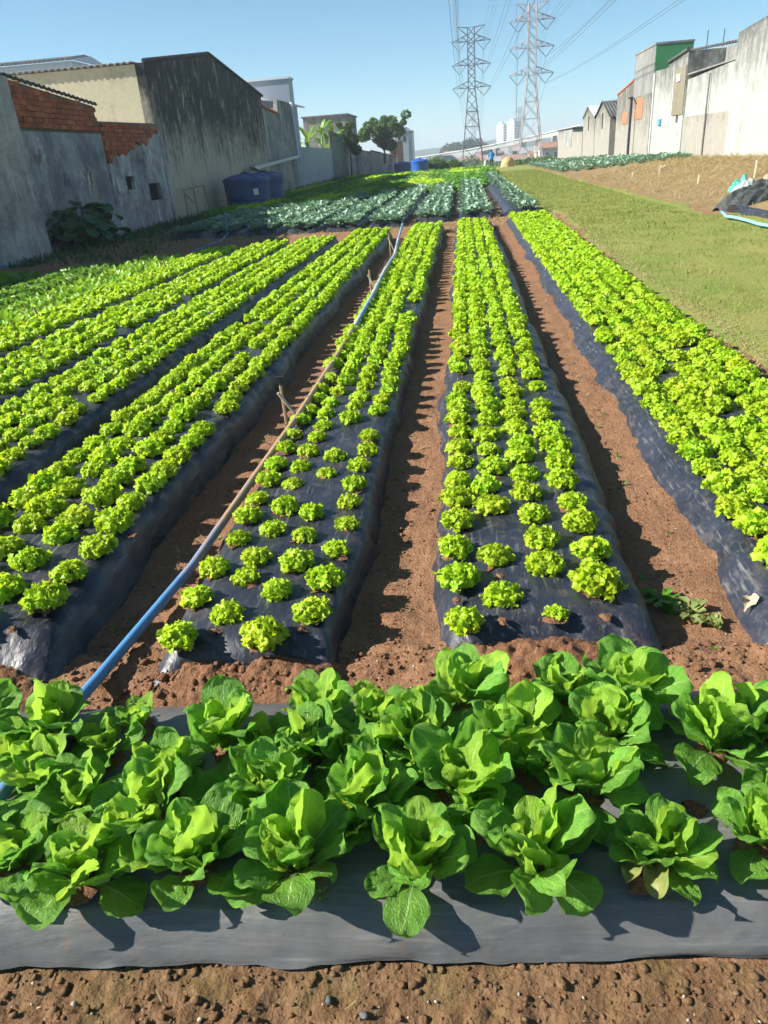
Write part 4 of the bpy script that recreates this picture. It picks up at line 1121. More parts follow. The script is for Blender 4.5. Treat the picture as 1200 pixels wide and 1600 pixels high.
# ------------------------------------------------------------------ lettuces
def lettuce(seed, n, g, lr, base=9):
    """mound of frilled leaf lobes over a rosette of leaf bases, unit diameter"""
    r = np.random.default_rng(seed)
    Vs = []; Fs = []; b = 0
    a = np.linspace(-1, 1, g + 1); A, B = np.meshgrid(a, a, indexing='ij')
    px, py = A * np.sqrt(1 - B * B / 2), B * np.sqrt(1 - A * A / 2)
    rho = np.hypot(px, py); th = np.arctan2(py, px); fa = grid_faces(g + 1, g + 1)
    nb = r.integers(6, 9); p0 = r.uniform(0, 6.28)
    for k in range(n):
        f = (k + 0.5) / n
        pol = math.acos(1 - f * 0.93); az = k * 2.39996 + r.normal(0, 0.25)
        big = 1 + 0.14 * math.sin(nb * az + p0) * math.sin(pol)
        R = r.uniform(0.78, 1.06) * big
        c = np.array([0.43 * R * math.sin(pol) * math.cos(az), 0.43 * R * math.sin(pol) * math.sin(az), 0.10 + 0.40 * R * math.cos(pol) ** 0.8])
        out = np.array([math.sin(pol) * math.cos(az), math.sin(pol) * math.sin(az), math.cos(pol) + 0.25])
        nn = out * 0.75 + r.normal(0, 0.62, 3); nn /= np.linalg.norm(nn)
        t1 = np.cross(nn, r.normal(size=3)); t1 /= np.linalg.norm(t1); t2 = np.cross(nn, t1)
        rr = lr * r.uniform(0.75, 1.25)
        w = rho ** 2 * (0.42 * np.sin((3 + r.integers(0, 3)) * th + r.uniform(0, 6.28)) + 0.20 * np.sin(7 * th + r.uniform(0, 6.28))) - 0.25 * rho ** 2 + r.normal(0, 0.07, rho.shape) * rho
        q = 1 + rho ** 2 * 0.16 * np.sin(5 * th + r.uniform(0, 6.28))
        V = c + rr * (px[..., None] * q[..., None] * t1 + py[..., None] * q[..., None] * t2 + w[..., None] * nn)
        Vs.append(V.reshape(-1, 3)); Fs.append(fa + b); b += (g + 1) ** 2
    u = np.array([0.0, 0.55, 1.0]); v = np.linspace(-1, 1, 5); U, W = np.meshgrid(u, v, indexing='ij')
    fb = grid_faces(3, 5)
    for k in range(base):
        az = k * 2.39996; el = D2R(18 + 40 * k / base); ang = az + W * 0.55 * (0.4 + 0.6 * U); L = 0.42 * r.uniform(0.8, 1.1)
        z = L * U * math.sin(el) + 0.05 * U * np.sin(W * 5 + k) + 0.02
        V = np.stack([L * U * math.cos(el) * np.cos(ang), L * U * math.cos(el) * np.sin(ang), z], -1)
        Vs.append(V.reshape(-1, 3)); Fs.append(fb + b); b += 15
    return np.concatenate(Vs), np.concatenate(Fs)


def broadleaf(seed, nl, L, Wd, el0, el1, nu=4, nv=4, wav=0.06, stalk=0.3):
    """upright bunch of stalked broad leaves (kale, chard), metric"""
    r = np.random.default_rng(seed)
    Vs = []; Fs = []; b = 0
    u = np.linspace(0, 1, nu + 1); v = np.linspace(-1, 1, nv + 1)
    U, W = np.meshgrid(u, v, indexing='ij')
    for k in range(nl):
        f = (k + 0.5) / nl
        az = k * 2.39996 + r.normal(0, 0.3)
        a0 = D2R(el0[0] + (el0[1] - el0[0]) * f + r.normal(0, 6)); a1 = D2R(el1[0] + (el1[1] - el1[0]) * f + r.normal(0, 8))
        Lk = L * r.uniform(0.75, 1.15) * (1 - 0.25 * f)
        un = np.linspace(0, 1, nu + 1); an = a0 + (a1 - a0) * un ** 1.4
        dx = np.concatenate([[0], np.cumsum(np.cos((an[1:] + an[:-1]) / 2))]) * Lk / nu; dz = np.concatenate([[0], np.cumsum(np.sin((an[1:] + an[:-1]) / 2))]) * Lk / nu
        wv = np.where(un < stalk, 0.10, np.sqrt(np.clip(1 - ((un - 0.66) / 0.42) ** 2, 0.03, 1)))
        wv[-1] *= 0.6
        ph = r.uniform(0, 6.28, 3)
        hw = Wd * wv[:, None] * W * (1 + 0.12 * np.sin(U * 11 + ph[0]))
        off = wav * np.abs(W) ** 1.5 * np.sin(U * 9 * np.sign(W + 1e-3) + ph[1] + W) * Wd * 3 + 0.35 * Wd * W ** 2 * wv[:, None]
        X = dx[:, None] - off * np.sin(an)[:, None]; Z = dz[:, None] + off * np.cos(an)[:, None]
        ca, sa = math.cos(az), math.sin(az)
        Vs.append(np.stack([X * ca - hw * sa, X * sa + hw * ca, Z], -1).reshape(-1, 3))
        Fs.append(grid_faces(nu + 1, nv + 1) + b); b += (nu + 1) * (nv + 1)
    return np.concatenate(Vs), np.concatenate(Fs)


def scatter(protos, pos, size, rot, seed=0):
    """one big mesh of many transformed copies"""
    r = np.random.default_rng(seed)
    k = r.integers(0, len(protos), len(pos))
    Vs = []; Fs = []; b = 0
    for i, (V, F) in enumerate(protos):
        s = np.where(k == i)[0]
        if not len(s): continue
        c, sn = np.cos(rot[s]), np.sin(rot[s])
        X = V[None, :, 0] * c[:, None] - V[None, :, 1] * sn[:, None]; Y = V[None, :, 0] * sn[:, None] + V[None, :, 1] * c[:, None]
        Z = np.repeat(V[None, :, 2], len(s), 0)
        W = np.stack([X, Y, Z], -1) * size[s][:, None, None] + pos[s][:, None, :]
        Vs.append(W.reshape(-1, 3)); Fs.append((F[None] + (np.arange(len(s)) * len(V))[:, None, None]).reshape(-1, F.shape[1]) + b)
        b += len(s) * len(V)
    return np.concatenate(Vs), np.concatenate(Fs)


def visible(P, margin=120):
    x, y, d = project(P)
    return (d > 0.2) & (x > -margin) & (x < 1200 + margin) & (y > -margin) & (y < 1600 + margin)


ORD = 'first second third fourth fifth sixth seventh eighth ninth tenth eleventh twelfth thirteenth fourteenth fifteenth sixteenth seventeenth eighteenth nineteenth twentieth'.split()
TENS = {2: 'twenty', 3: 'thirty', 4: 'forty', 5: 'fifty', 6: 'sixty', 7: 'seventy', 8: 'eighty'}


def ordinal(n):
    """1-based ordinal word"""
    if n <= 20: return ORD[n - 1]
    t, o = divmod(n, 10)
    return (TENS[t][:-1] + 'ieth') if o == 0 else TENS[t] + '-' + ORD[o - 1]


EXACT = {k_: [round(q_ * 0.982, 3) for q_ in v_] for k_, v_ in {('C', 0): [2.55, 2.92, 3.19, 3.49, 3.78], ('C', 1): [2.80, 3.10, 3.34], ('C', 2): [2.63, 2.97, 3.28, 3.53], ('C', 3): [2.79, 3.08, 3.37, 3.66, 3.95],
         ('D', 0): [2.69, 3.08, 3.37, 3.67], ('D', 1): [2.92, 3.28], ('D', 2): [2.76, 3.13, 3.44], ('D', 3): [3.0, 3.33, 3.60]}.items()}
rl = np.random.default_rng(21)
recs = []     # bed, row, index, x, y, size
for bid in ('E', 'D', 'C', 'B', 'A', 'A2', 'A3'):
    b = BEDS[bid]
    for ri, rx in enumerate(b['rows']):
        ys_ = list(EXACT.get((bid, ri), []))
        step = 0.285 if bid in 'CD' else 0.262
        y = (ys_[-1] + step) if ys_ else b['y'][0] + 0.16 + (0.13 if ri % 2 else 0.0) + (0.12 if bid == 'E' and ri < 2 else 0)
        ne = len(ys_)
        while y < b['y'][1] - 0.12:
            ys_.append(y); y += step + rl.normal(0, 0.012)
        for i, yy in enumerate(ys_):
            if i >= ne and rl.random() < (0.055 if bid in ('A', 'C') else 0.03): continue
            grow = smooth(4.5, 9, yy)
            sz = {'C': 0.158 + 0.045 * grow, 'D': 0.190 + 0.015 * grow, 'E': 0.222, 'B': 0.205, 'A': 0.19, 'A2': 0.19, 'A3': 0.19}[bid] * rl.uniform(0.86, 1.14)
            if bid == 'D' and ri == 2 and i == 0: sz = 0.11
            if bid == 'D' and ri == 3 and i == 0: sz = 0.235
            if bid == 'C' and yy < 2.9: sz *= 1.1
            recs.append([bid, ri, i, rx + rl.normal(0, 0.015), yy + rl.normal(0, 0.02), sz])
xy = np.array([[q[3], q[4]] for q in recs]); sz = np.array([q[5] for q in recs])
zz_ = terrain(xy[:, 0], xy[:, 1]) + 0.150 * np.array([HS.get(q[0], 1.0) for q in recs])
P3 = np.column_stack([xy, zz_]); vis = visible(P3 + np.array([0, 0, 0.08]))
dist = np.linalg.norm(P3 - np.array([0, 0, CAM_H]), axis=1)
infr = visible(P3 + np.array([0, 0, 0.08]), 10)
score = np.where(infr, sz / dist, -1)
top = set(np.argsort(-score)[:300].tolist())
PRO = [lettuce(i, 120, 4, 0.104) for i in range(7)]
PRO_ME = [np_mesh('curly_lettuce', V, F, M['lettuce']) for V, F in PRO]
BEDTXT = {'E': 'bed along the lawn', 'D': 'bed between bare furrows', 'C': 'sparse bed beside the pipe', 'B': 'dense bed across the pipe', 'A': 'second bed across the pipe', 'A2': 'third bed across the pipe', 'A3': 'bed next to the chard'}
BEDGRP = {k: 'curly lettuces in the ' + v for k, v in BEDTXT.items()}
# order of each visible lettuce in its row, counted from the near end; rows counted from the lawn
order = {}
for i in sorted(range(len(recs)), key=lambda i: recs[i][4]):
    if infr[i]:
        kk = (recs[i][0], recs[i][1]); order[kk] = order.get(kk, 0) + 1; recs[i].append(order[kk])
patches = []
for i in sorted(top, key=lambda i: -score[i]):
    bid, ri, _, x, y, s, od = recs[i]
    o = link(bpy.data.objects.new('curly_lettuce', PRO_ME[rl.integers(7)]))
    o.location = (x, y, zz_[i] - 0.008); o.scale = (s, s, s * rl.uniform(0.85, 1.05)); o.rotation_euler = (rl.normal(0, 0.07), rl.normal(0, 0.07), rl.uniform(0, 6.28))
    nr = len(BEDS[bid]['rows']) - ri
    look = 'tiny' if s < 0.125 else ('small' if s < 0.165 else ('large' if s > 0.255 else 'pale'))
    tag(o, '%s curly lettuce, %s from near end, %s row from lawn, %s' % (look, ordinal(od), ORD[nr - 1], BEDTXT[bid]), 'lettuce', BEDGRP[bid])
    if bid in 'CD' or dist[i] < 4.2: patches.append((bid, x, y, zz_[i], s))
rest = np.array([i for i in range(len(recs)) if i not in top and vis[i]])
near = rest[dist[rest] < 11]; far = rest[dist[rest] >= 11]
PM = [lettuce(40 + i, 60, 3, 0.138, 6) for i in range(5)]; PF = [lettuce(60 + i, 30, 2, 0.185, 4) for i in range(5)]
Va, Fa = scatter(PM, P3[near] - [0, 0, 0.008], sz[near], rl.uniform(0, 6.28, len(near)), 1)
Vb, Fb = scatter(PF, P3[far] - [0, 0, 0.008], sz[far] * 0.98, rl.uniform(0, 6.28, len(far)), 2)
me = np_mesh('distant_lettuces', np.concatenate([Va, Vb]), np.concatenate([Fa, Fb + len(Va)]), M['lettuce'])
tag(link(bpy.data.objects.new('distant_lettuces', me)), 'bright green curly lettuces farther up the plastic covered beds', 'lettuces', kind='stuff')

# crumbled earth showing round the plants and in empty holes
def crumb_patch(seed, nr=4, na=11):
    r = np.random.default_rng(seed)
    V = [(0, 0, 0.022)]; 
    for i in range(1, nr + 1):
        for k in range(na):
            a = 2 * math.pi * k / na; f = i / nr
            rad = f * (1 + 0.28 * r.normal() * (i == nr))
            V.append((rad * math.cos(a), rad * math.sin(a), 0.02 * (1 - f ** 2) + r.normal(0, 0.007) * (i < nr)))
    F = [(0, 1 + k, 1 + (k + 1) % na) for k in range(na)]
    Q = [(1 + i * na + k, 1 + (i + 1) * na + k, 1 + (i + 1) * na + (k + 1) % na, 1 + i * na + (k + 1) % na) for i in range(nr - 1) for k in range(na)]
    return np.array(V), [np.array(F), np.array(Q)]


CR = [np_mesh('soil_patch', *crumb_patch(i), M['soil_clod'], False) for i in range(5)]
for (bid, x, y, z, s) in patches:
    o = link(bpy.data.objects.new('soil_patch', CR[rl.integers(5)]), FILMS[bid])
    q = (0.30 if bid == 'C' else 0.25) * s * rl.uniform(0.75, 1.15) + 0.012
    o.location = (x + rl.normal(0, 0.008), y - 0.02, z + 0.006); o.scale = (q, q, 1.0); o.rotation_euler = (0, 0, rl.uniform(0, 6.28))
for px, py, bid in [(335, 985, 'C'), (785, 968, 'D'), (864, 925, 'D'), (713, 936, 'D'), (945, 962, 'D'), (782, 898, 'D'), (470, 983, 'C'), (475, 750, 'C'), (815, 650, 'D'), (210, 835, 'B'), (120, 878, 'B'), (18, 982, 'B')]:
    p = on_z(px, py, 0.16 * HS.get(bid, 1.0))
    o = link(bpy.data.objects.new('soil_patch', CR[rl.integers(5)]), FILMS[bid])
    o.location = (p[0], p[1], 0.154 * HS.get(bid, 1.0)); o.scale = (0.026, 0.026, 0.4); o.rotation_euler = (0, 0, rl.uniform(0, 6.28))


# ------------------------------------------------------------------ kale, chard and the beds further back
KP = [broadleaf(i, 11, 0.36, 0.105, (28, 75), (-25, 55), 5, 4, 0.10, 0.25) for i in range(5)]
KF = [broadleaf(20 + i, 8, 0.36, 0.12, (28, 75), (-25, 55), 3, 3, 0.10, 0.2) for i in range(4)]
K_ME = [np_mesh('kale_plant', V, F, M['kale']) for V, F in KP]
kr = np.random.default_rng(9); K = []
for bi in range(1, 10):
    b = BEDS['K%d' % bi]
    rows = b['rows'] if bi != 1 else [b['x'][0] + 0.55, b['x'][0] + 0.95]
    for ri, rx in enumerate(rows):
        n = 0; y = b['y'][0] + 0.3 + 0.2 * (ri % 2)
        while y < b['y'][1]:
            n += 1
            s = kr.uniform(0.7, 1.05) * {1: 0.85}.get(bi, 1.0)
            K.append((bi, ri, n, rx + kr.normal(0, 0.04), y + kr.normal(0, 0.04), s, len(rows)))
            y += 0.46
KX = np.array([[k[3], k[4], 0.15] for k in K]); KS = np.array([k[5] for k in K])
kd = KX[:, 1]; kin = visible(KX + [0, 0, 0.2], 10)
ksc = np.where(kin, KS / kd, -1)
ktop = np.argsort(-ksc)[:300]
for i in ktop:
    bi, ri, n, x, y, s, nrow = K[i]
    o = link(bpy.data.objects.new('kale_plant', K_ME[kr.integers(5)]))
    o.location = KX[i]; o.scale = (s, s, s); o.rotation_euler = (0, 0, kr.uniform(0, 6.28))
    tag(o, 'blue green kale, %s from the path end, %s row, %s kale bed from lawn' % (ordinal(n), ORD[nrow - ri - 1], ORD[bi - 1]), 'kale', 'kale plants in the %s kale bed' % ORD[bi - 1])
kset = set(ktop.tolist()); krest = np.array([i for i in range(len(K)) if i not in kset])
# kale field by the sunlit walls
ex = []
for x in np.arange(7.2, 11.8, 0.62):
    ys0 = 43 + (11.7 - x) * 3.6
    for y in np.arange(ys0, 88, 0.6): ex.append((x + kr.normal(0, 0.06), y + kr.normal(0, 0.08)))
ex = np.array(ex); EXP = np.column_stack([ex, ground_z(ex[:, 0], ex[:, 1])])
Pk = np.concatenate([KX[krest], EXP]); Sk = np.concatenate([KS[krest] * 1.05, kr.uniform(0.95, 1.35, len(EXP))])
V, F = scatter(KF, Pk, Sk, kr.uniform(0, 6.28, len(Pk)), 4)
tag(link(bpy.data.objects.new('distant_kale', np_mesh('distant_kale', V, F, M['kale']))), 'blue green kale in the far beds and before the sunlit walls', 'kale', kind='stuff')

# chard: tall pale leaved bed, lit
CP = [broadleaf(i + 70, 10, 0.27, 0.055, (45, 85), (20, 80), 4, 3, 0.05, 0.3) for i in range(5)]
C_ME = [np_mesh('chard_plant', V, F, M['chard']) for V, F in CP]
cps = []
for ri, x in enumerate((-6.60, -6.95, -7.32)):
    n = 0
    for y in np.arange(7.6, 17.4, 0.25):
        p = np.array([[x + kr.normal(0, 0.03), y + kr.normal(0, 0.03) + 0.1 * (ri % 2), 0.04]])
        if not visible(p, 30)[0]: continue
        n += 1
        o = link(bpy.data.objects.new('chard_plant', C_ME[kr.integers(5)])); s = kr.uniform(0.85, 1.15)
        o.location = p[0]; o.scale = (s, s, s); o.rotation_euler = (0, 0, kr.uniform(0, 6.28))
        tag(o, 'upright shiny chard plant, %s from near end, %s chard row from the lettuces' % (ordinal(n), ORD[ri]), 'chard', 'chard plants in the bed beyond the lettuces')
# shaded low greens near the wall, and the strips far up the field
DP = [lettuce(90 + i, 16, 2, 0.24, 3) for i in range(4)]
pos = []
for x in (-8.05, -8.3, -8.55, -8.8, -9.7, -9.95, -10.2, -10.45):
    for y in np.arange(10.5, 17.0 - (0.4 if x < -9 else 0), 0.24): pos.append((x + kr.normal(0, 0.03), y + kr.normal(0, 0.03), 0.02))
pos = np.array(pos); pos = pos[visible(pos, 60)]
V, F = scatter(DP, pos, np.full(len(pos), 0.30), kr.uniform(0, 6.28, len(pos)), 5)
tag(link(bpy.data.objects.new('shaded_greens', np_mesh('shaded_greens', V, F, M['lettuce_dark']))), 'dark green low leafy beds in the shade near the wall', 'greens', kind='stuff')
strips = []   # x0 x1 y0 y1 kind
for i, x0 in enumerate(np.arange(-11.6, 2.2, 1.32)):
    start = 35 + 1.2 * max(0.0, x0 + 8.0) + (12 if x0 > 1 else 0)
    if x0 > 0.5: start = 64 if x0 > 1 else 50
    cur = start
    while cur < 86:
        L = [9, 13, 7, 16][(i * 3 + int(cur)) % 4]
        strips.append((x0, x0 + 1.05, cur, min(cur + L, 88), ['lettuce', 'parsley', 'lettuce_dark', 'parsley', 'lettuce', 'lettuce_dark', 'chard'][(i * 2 + int(cur / 7)) % 7]))
        cur += L + 0.8
for kind, nm, lab in (('lettuce', 'far_lettuce_beds', 'yellow green lettuce strips far up the field'), ('parsley', 'far_herb_beds', 'deep green herb strips far up the field'), ('lettuce_dark', 'far_green_beds', 'mid green salad strips far up the field'), ('chard', 'far_chard_beds', 'light green chard strips far up the field')):
    pos = []
    for (x0, x1, y0, y1, k) in strips:
        if k != kind: continue
        for x in np.arange(x0, x1, 0.26):
            for y in np.arange(y0, y1, 0.36): pos.append((x + kr.normal(0, 0.05), y + kr.normal(0, 0.06), 0.05))
    if not pos: continue
    pos = np.array(pos)
    pos[:, 2] += terrain(pos[:, 0], pos[:, 1])
    V, F = scatter([lettuce(120 + j, 8, 2, 0.30, 0) for j in range(3)], pos, kr.uniform(0.28, 0.42, len(pos)), kr.uniform(0, 6.28, len(pos)), 6)
    tag(link(bpy.data.objects.new(nm, np_mesh(nm, V, F, M[kind]))), lab, 'greens', kind='stuff')


# ------------------------------------------------------------------ chinese cabbages on the front bed
def cabbage_leaf(seed, L, W, a0, a1, cup, ruf, nu=17, nv=13, stalk=0.2):
    r = np.random.default_rng(seed)
    un = 1 - (1 - np.linspace(0, 1, nu)) ** 1.55; vn = np.linspace(-1, 1, nv)
    U, Wv = np.meshgrid(un, vn, indexing='ij')
    an = D2R(a0) + (D2R(a1) - D2R(a0)) * un ** 1.3
    am = (an[1:] + an[:-1]) / 2
    du = np.diff(un)
    dx = np.concatenate([[0], np.cumsum(np.cos(am) * du)]) * L; dz = np.concatenate([[0], np.cumsum(np.sin(am) * du)]) * L
    blade = np.clip(1 - np.abs((un - 0.66) / 0.34) ** 2.2, 0, 1) ** 0.5 * (un > 0.3)
    blade[-1] = 0.10
    w = np.maximum(np.where(un > 0.6, 0.0, 0.14 + 0.25 * un), blade)
    w = W * w
    ph = r.uniform(0, 6.28, 5)
    jag = 1 + 0.04 * np.sin(U * 17 + ph[0] + Wv) + 0.022 * np.sin(U * 37 + ph[1])
    Yv = w[:, None] * Wv * jag
    cupf = cup * (np.abs(Wv) ** 1.8) * w[:, None]
    wave = ruf * np.abs(Wv) ** 2.2 * (np.sin(U * 13 + ph[2] + np.sign(Wv) * 1.3) + 0.6 * np.sin(U * 24 + ph[3] - np.sign(Wv))) * blade[:, None]
    crk = 0.0062 * (L / 0.2) * fbm(U * 9 + seed, Wv * 3.5, seed, 3) * blade[:, None]
    side = 0.03 * np.sin(ph[4]) * Wv * U ** 2
    off = cupf + wave + crk + side
    tipcurl = L * 0.04 * np.sin(ph[1]) * U ** 6
    off = off + tipcurl
    X = dx[:, None] - off * np.sin(an)[:, None]; Z = dz[:, None] + off * np.cos(an)[:, None]
    V = np.stack([X, Yv, Z], -1).reshape(-1, 3)
    return V, grid_faces(nu, nv), np.stack([U, (Wv + 1) / 2], -1).reshape(-1, 2)


def leaf_set(kind, n, seed, mat, **kw):
    out = []
    for i in range(n):
        r = np.random.default_rng(seed + i)
        V, F, uv = cabbage_leaf(seed + i, kw['L'] * r.uniform(0.9, 1.12), kw['W'] * r.uniform(0.88, 1.12), kw['a0'] + r.normal(0, 5), kw['a1'] + r.normal(0, 9), kw['cup'] * r.uniform(0.7, 1.3), kw['ruf'] * r.uniform(0.6, 1.4))
        out.append(np_mesh('leaf', V, F, M[mat], True, uv))
    return out


LEAF_LOW = leaf_set('low', 5, 300, 'leaf_outer', L=0.19, W=0.058, a0=40, a1=-8, cup=0.06, ruf=0.005)
LEAF_OUT = leaf_set('out', 7, 320, 'leaf_outer', L=0.215, W=0.058, a0=62, a1=38, cup=0.02, ruf=0.0045)
LEAF_MID = leaf_set('mid', 6, 340, 'leaf_inner', L=0.20, W=0.053, a0=76, a1=58, cup=0.14, ruf=0.010)
LEAF_IN = leaf_set('in', 6, 360, 'leaf_inner', L=0.155, W=0.042, a0=84, a1=76, cup=0.30, ruf=0.012)
CAB = [  # crown pixel x, y, size, label
    (15, 1322, 0.92, 'cabbage cut by the frame edge at the near row, over the pipe'),
    (124, 1338, 1.02, 'second cabbage of the near row, wide flat outer leaves'),
    (300, 1322, 1.06, 'third cabbage of the near row, one leaf hanging down the film'),
    (460, 1318, 1.04, 'fourth cabbage of the near row, open heart facing up'),
    (650, 1322, 1.00, 'fifth cabbage of the near row, big round leaf in front'),
    (843, 1315, 1.10, 'sixth and largest cabbage of the near row, long front leaf'),
    (1032, 1312, 0.84, 'smaller cabbage of the near row beside bare film'),
    (1188, 1285, 0.84, 'last near row cabbage, cut by the frame near the bare film'),
    (72, 1195, 0.95, 'cabbage of the second row above the pipe'),
    (118, 1232, 0.86, 'cabbage tucked before the second row, next to the pipe'),
    (236, 1248, 0.98, 'second row cabbage beside a dark gap in the film'),
    (262, 1196, 0.80, 'cabbage just behind the dark gap cabbage'),
    (424, 1215, 0.88, 'narrow cabbage in the second row before the soil patch'),
    (575, 1222, 1.00, 'second row cabbage behind the open hearted one'),
    (722, 1205, 1.05, 'second row cabbage with tall folded heart leaves'),
    (918, 1200, 1.10, 'second row cabbage with pale broad side leaf'),
    (80, 1120, 1.05, 'back row cabbage right of the pipe end'),
    (212, 1122, 0.62, 'very small cabbage alone in the back row'),
    (345, 1130, 1.10, 'big back row cabbage before the soil heap of the sparse bed'),
    (486, 1150, 0.92, 'third row cabbage before the red soil strip'),
    (497, 1096, 0.78, 'farthest back row cabbage by the sparse bed corner'),
    (590, 1112, 0.80, 'small back row cabbage before the middle furrow'),
    (648, 1135, 0.98, 'third row cabbage before the middle furrow'),
    (728, 1070, 1.00, 'back row cabbage before the bed between furrows'),
    (803, 1132, 0.98, 'third row cabbage between two broad leaved ones'),
    (878, 1066, 0.88, 'back row cabbage touching the soil heap'),
    (990, 1058, 1.06, 'back row cabbage with leaf stretching towards the lawn'),
    (955, 1122, 0.98, 'third row cabbage above the pale broad leaf'),
    (1122, 1135, 1.10, 'wide cabbage above the bare film patch'),
    (1195, 1120, 0.90, 'cabbage at the frame edge above the bare film'),
    (550, 1170, 0.75, 'half hidden cabbage between second and third row'),
    (20, 1172, 0.80, 'cabbage cut by the frame edge in the second row'),
    (385, 1262, 0.70, 'half hidden small cabbage between third and fourth of the near row'),
    (548, 1275, 0.66, 'half hidden small cabbage between fourth and fifth of the near row'),
    (752, 1262, 0.72, 'half hidden small cabbage between fifth and sixth of the near row'),
    (196, 1285, 0.66, 'half hidden small cabbage between second and third of the near row'),
    (660, 1182, 0.74, 'low cabbage squeezed behind the folded heart one'),
    (832, 1188, 0.70, 'low cabbage squeezed beside the pale broad leaf one'),
    (408, 1165, 0.72, 'low cabbage squeezed behind the narrow second row one'),
    (160, 1160, 0.70, 'low cabbage squeezed before the very small one'),
    (-60, 1300, 0.95, 'near row cabbage of which only leaf tips reach past the pipe side frame edge'),
    (-40, 1130, 0.95, 'back row cabbage showing only leaf tips at the pipe side frame edge'),
    (1275, 1240, 0.95, 'second row cabbage showing only leaf tips beyond the bare film'),
    (1290, 1090, 0.95, 'back row cabbage showing only leaf tips at the lawn side frame edge'),
]
cr = np.random.default_rng(17)
V, F, uv = cabbage_leaf(777, 0.19, 0.05, 40, -40, 0.5, 0.016)
WITH = np_mesh('withered_leaf', V, F, M['wilted'], True, uv)
for (px, py, s, lab) in CAB:
    p = on_z(px, py, 0.14 + 0.10 * s)
    root = empty('chinese_cabbage', (p[0], p[1], 0.135), lab, 'cabbage', 'chinese cabbages on the front bed')
    az0 = cr.uniform(0, 6.28)
    spec = [(LEAF_LOW, 5, 0.0), (LEAF_OUT, 7, 0.4), (LEAF_MID, 5, 0.9), (LEAF_IN, 4, 1.3)]
    if s < 0.75: spec = [(LEAF_OUT, 5, 0.0), (LEAF_MID, 4, 0.5), (LEAF_IN, 2, 1.1)]
    for meshes, n, o0 in spec:
        for k in range(n):
            o = link(bpy.data.objects.new('leaf', meshes[cr.integers(len(meshes))]), root)
            a = az0 + o0 + 6.2832 * k / n + cr.normal(0, 0.22)
            q = s * cr.uniform(0.80, 1.14)
            o.location = (0.012 * math.cos(a), 0.012 * math.sin(a), cr.uniform(-0.005, 0.012)); o.rotation_euler = (cr.normal(0, 0.2), cr.normal(0, 0.16), a); o.scale = (q, q * cr.uniform(0.92, 1.12), q)
    if px == 1032:
        for a in (3.9, 4.5):
            o = link(bpy.data.objects.new('withered_leaf', WITH), root); o.location = (0, 0, 0.01); o.rotation_euler = (0.2, 0, a); o.scale = (0.8, 0.7, 0.8); o['label'] = 'pale withered leaf'
    o = link(bpy.data.objects.new('soil_patch', CR[cr.integers(5)]), front_film); o.location = (p[0], p[1], 0.139); o.scale = (0.07, 0.07, 0.8)
for px, py in [(1085, 1262), (1085, 1185), (1010, 1370), (350, 1225), (690, 1245)]:
    p = on_z(px, py, 0.14)
    o = link(bpy.data.objects.new('soil_patch', CR[cr.integers(5)]), front_film); o.location = (p[0], p[1], 0.142); o.scale = (0.06, 0.05, 0.8)


# ------------------------------------------------------------------ earth heaps and clods
def heap(x0, x1, y0, y1, h, seed, label):
    x = np.arange(x0, x1, 0.011); y = np.arange(y0, y1, 0.011)
    X, Y = np.meshgrid(x, y, indexing='ij')
    u = (X - x0) / (x1 - x0) * 2 - 1; v = (Y - y0) / (y1 - y0) * 2 - 1
    f = np.clip(1 - np.abs(u) ** 3.0, 0, 1) * np.clip(1 - np.abs(v) ** 2.2, 0, 1)
    wob = 1 + 0.35 * fbm(X * 5, Y * 5, seed, 3)
    Z = h * f ** 0.75 * wob + f ** 0.4 * (0.016 * fbm(X * 17, Y * 17, seed + 2, 4, 0.65) + 0.011 * np.abs(fbm(X * 45, Y * 45, seed + 5, 3, 0.6))) - 0.022
    me = np_mesh('soil_heap', np.stack([X, Y, Z], -1).reshape(-1, 3), grid_faces(len(x), len(y)), M['soil_clod'])
    return tag(link(bpy.data.objects.new('soil_heap', me)), label, 'soil heap', 'heaps of earth at the row ends')


heap(-1.42, -0.50, 2.30, 2.58, 0.12, 3, 'red earth heap over the end of the sparse bed')
heap(-0.14, 0.86, 2.40, 2.70, 0.11, 13, 'red earth heap over the end of the bed between furrows')
heap(-2.75, -1.80, 2.20, 2.56, 0.11, 23, 'dark earth heap over the dense bed end by the pipe')
heap(1.15, 2.6, 2.35, 2.74, 0.06, 33, 'low earth heap at the end of the lawn side bed')

ICO_V = []
ph = (1 + 5 ** 0.5) / 2
for a, b in ((1, ph), (-1, ph), (1, -ph), (-1, -ph)):
    ICO_V += [(0, a, b), (a, b, 0), (b, 0, a)]
ICO_V = np.array(ICO_V, float); ICO_V /= np.linalg.norm(ICO_V[0])
IF = []
for i in range(12):
    for j in range(i + 1, 12):
        for k in range(j + 1, 12):
            d = [np.linalg.norm(ICO_V[a] - ICO_V[b]) for a, b in ((i, j), (j, k), (i, k))]
            if max(d) < 1.1:
                nrm = np.cross(ICO_V[j] - ICO_V[i], ICO_V[k] - ICO_V[i])
                IF.append((i, j, k) if nrm @ ICO_V[i] > 0 else (i, k, j))
IF = np.array(IF)
er = np.random.default_rng(31)
CL = [(ICO_V * er.uniform(0.65, 1.25, (12, 1)) * np.array([1, 0.8, 0.55]), IF) for _ in range(8)]
pos = []; size = []
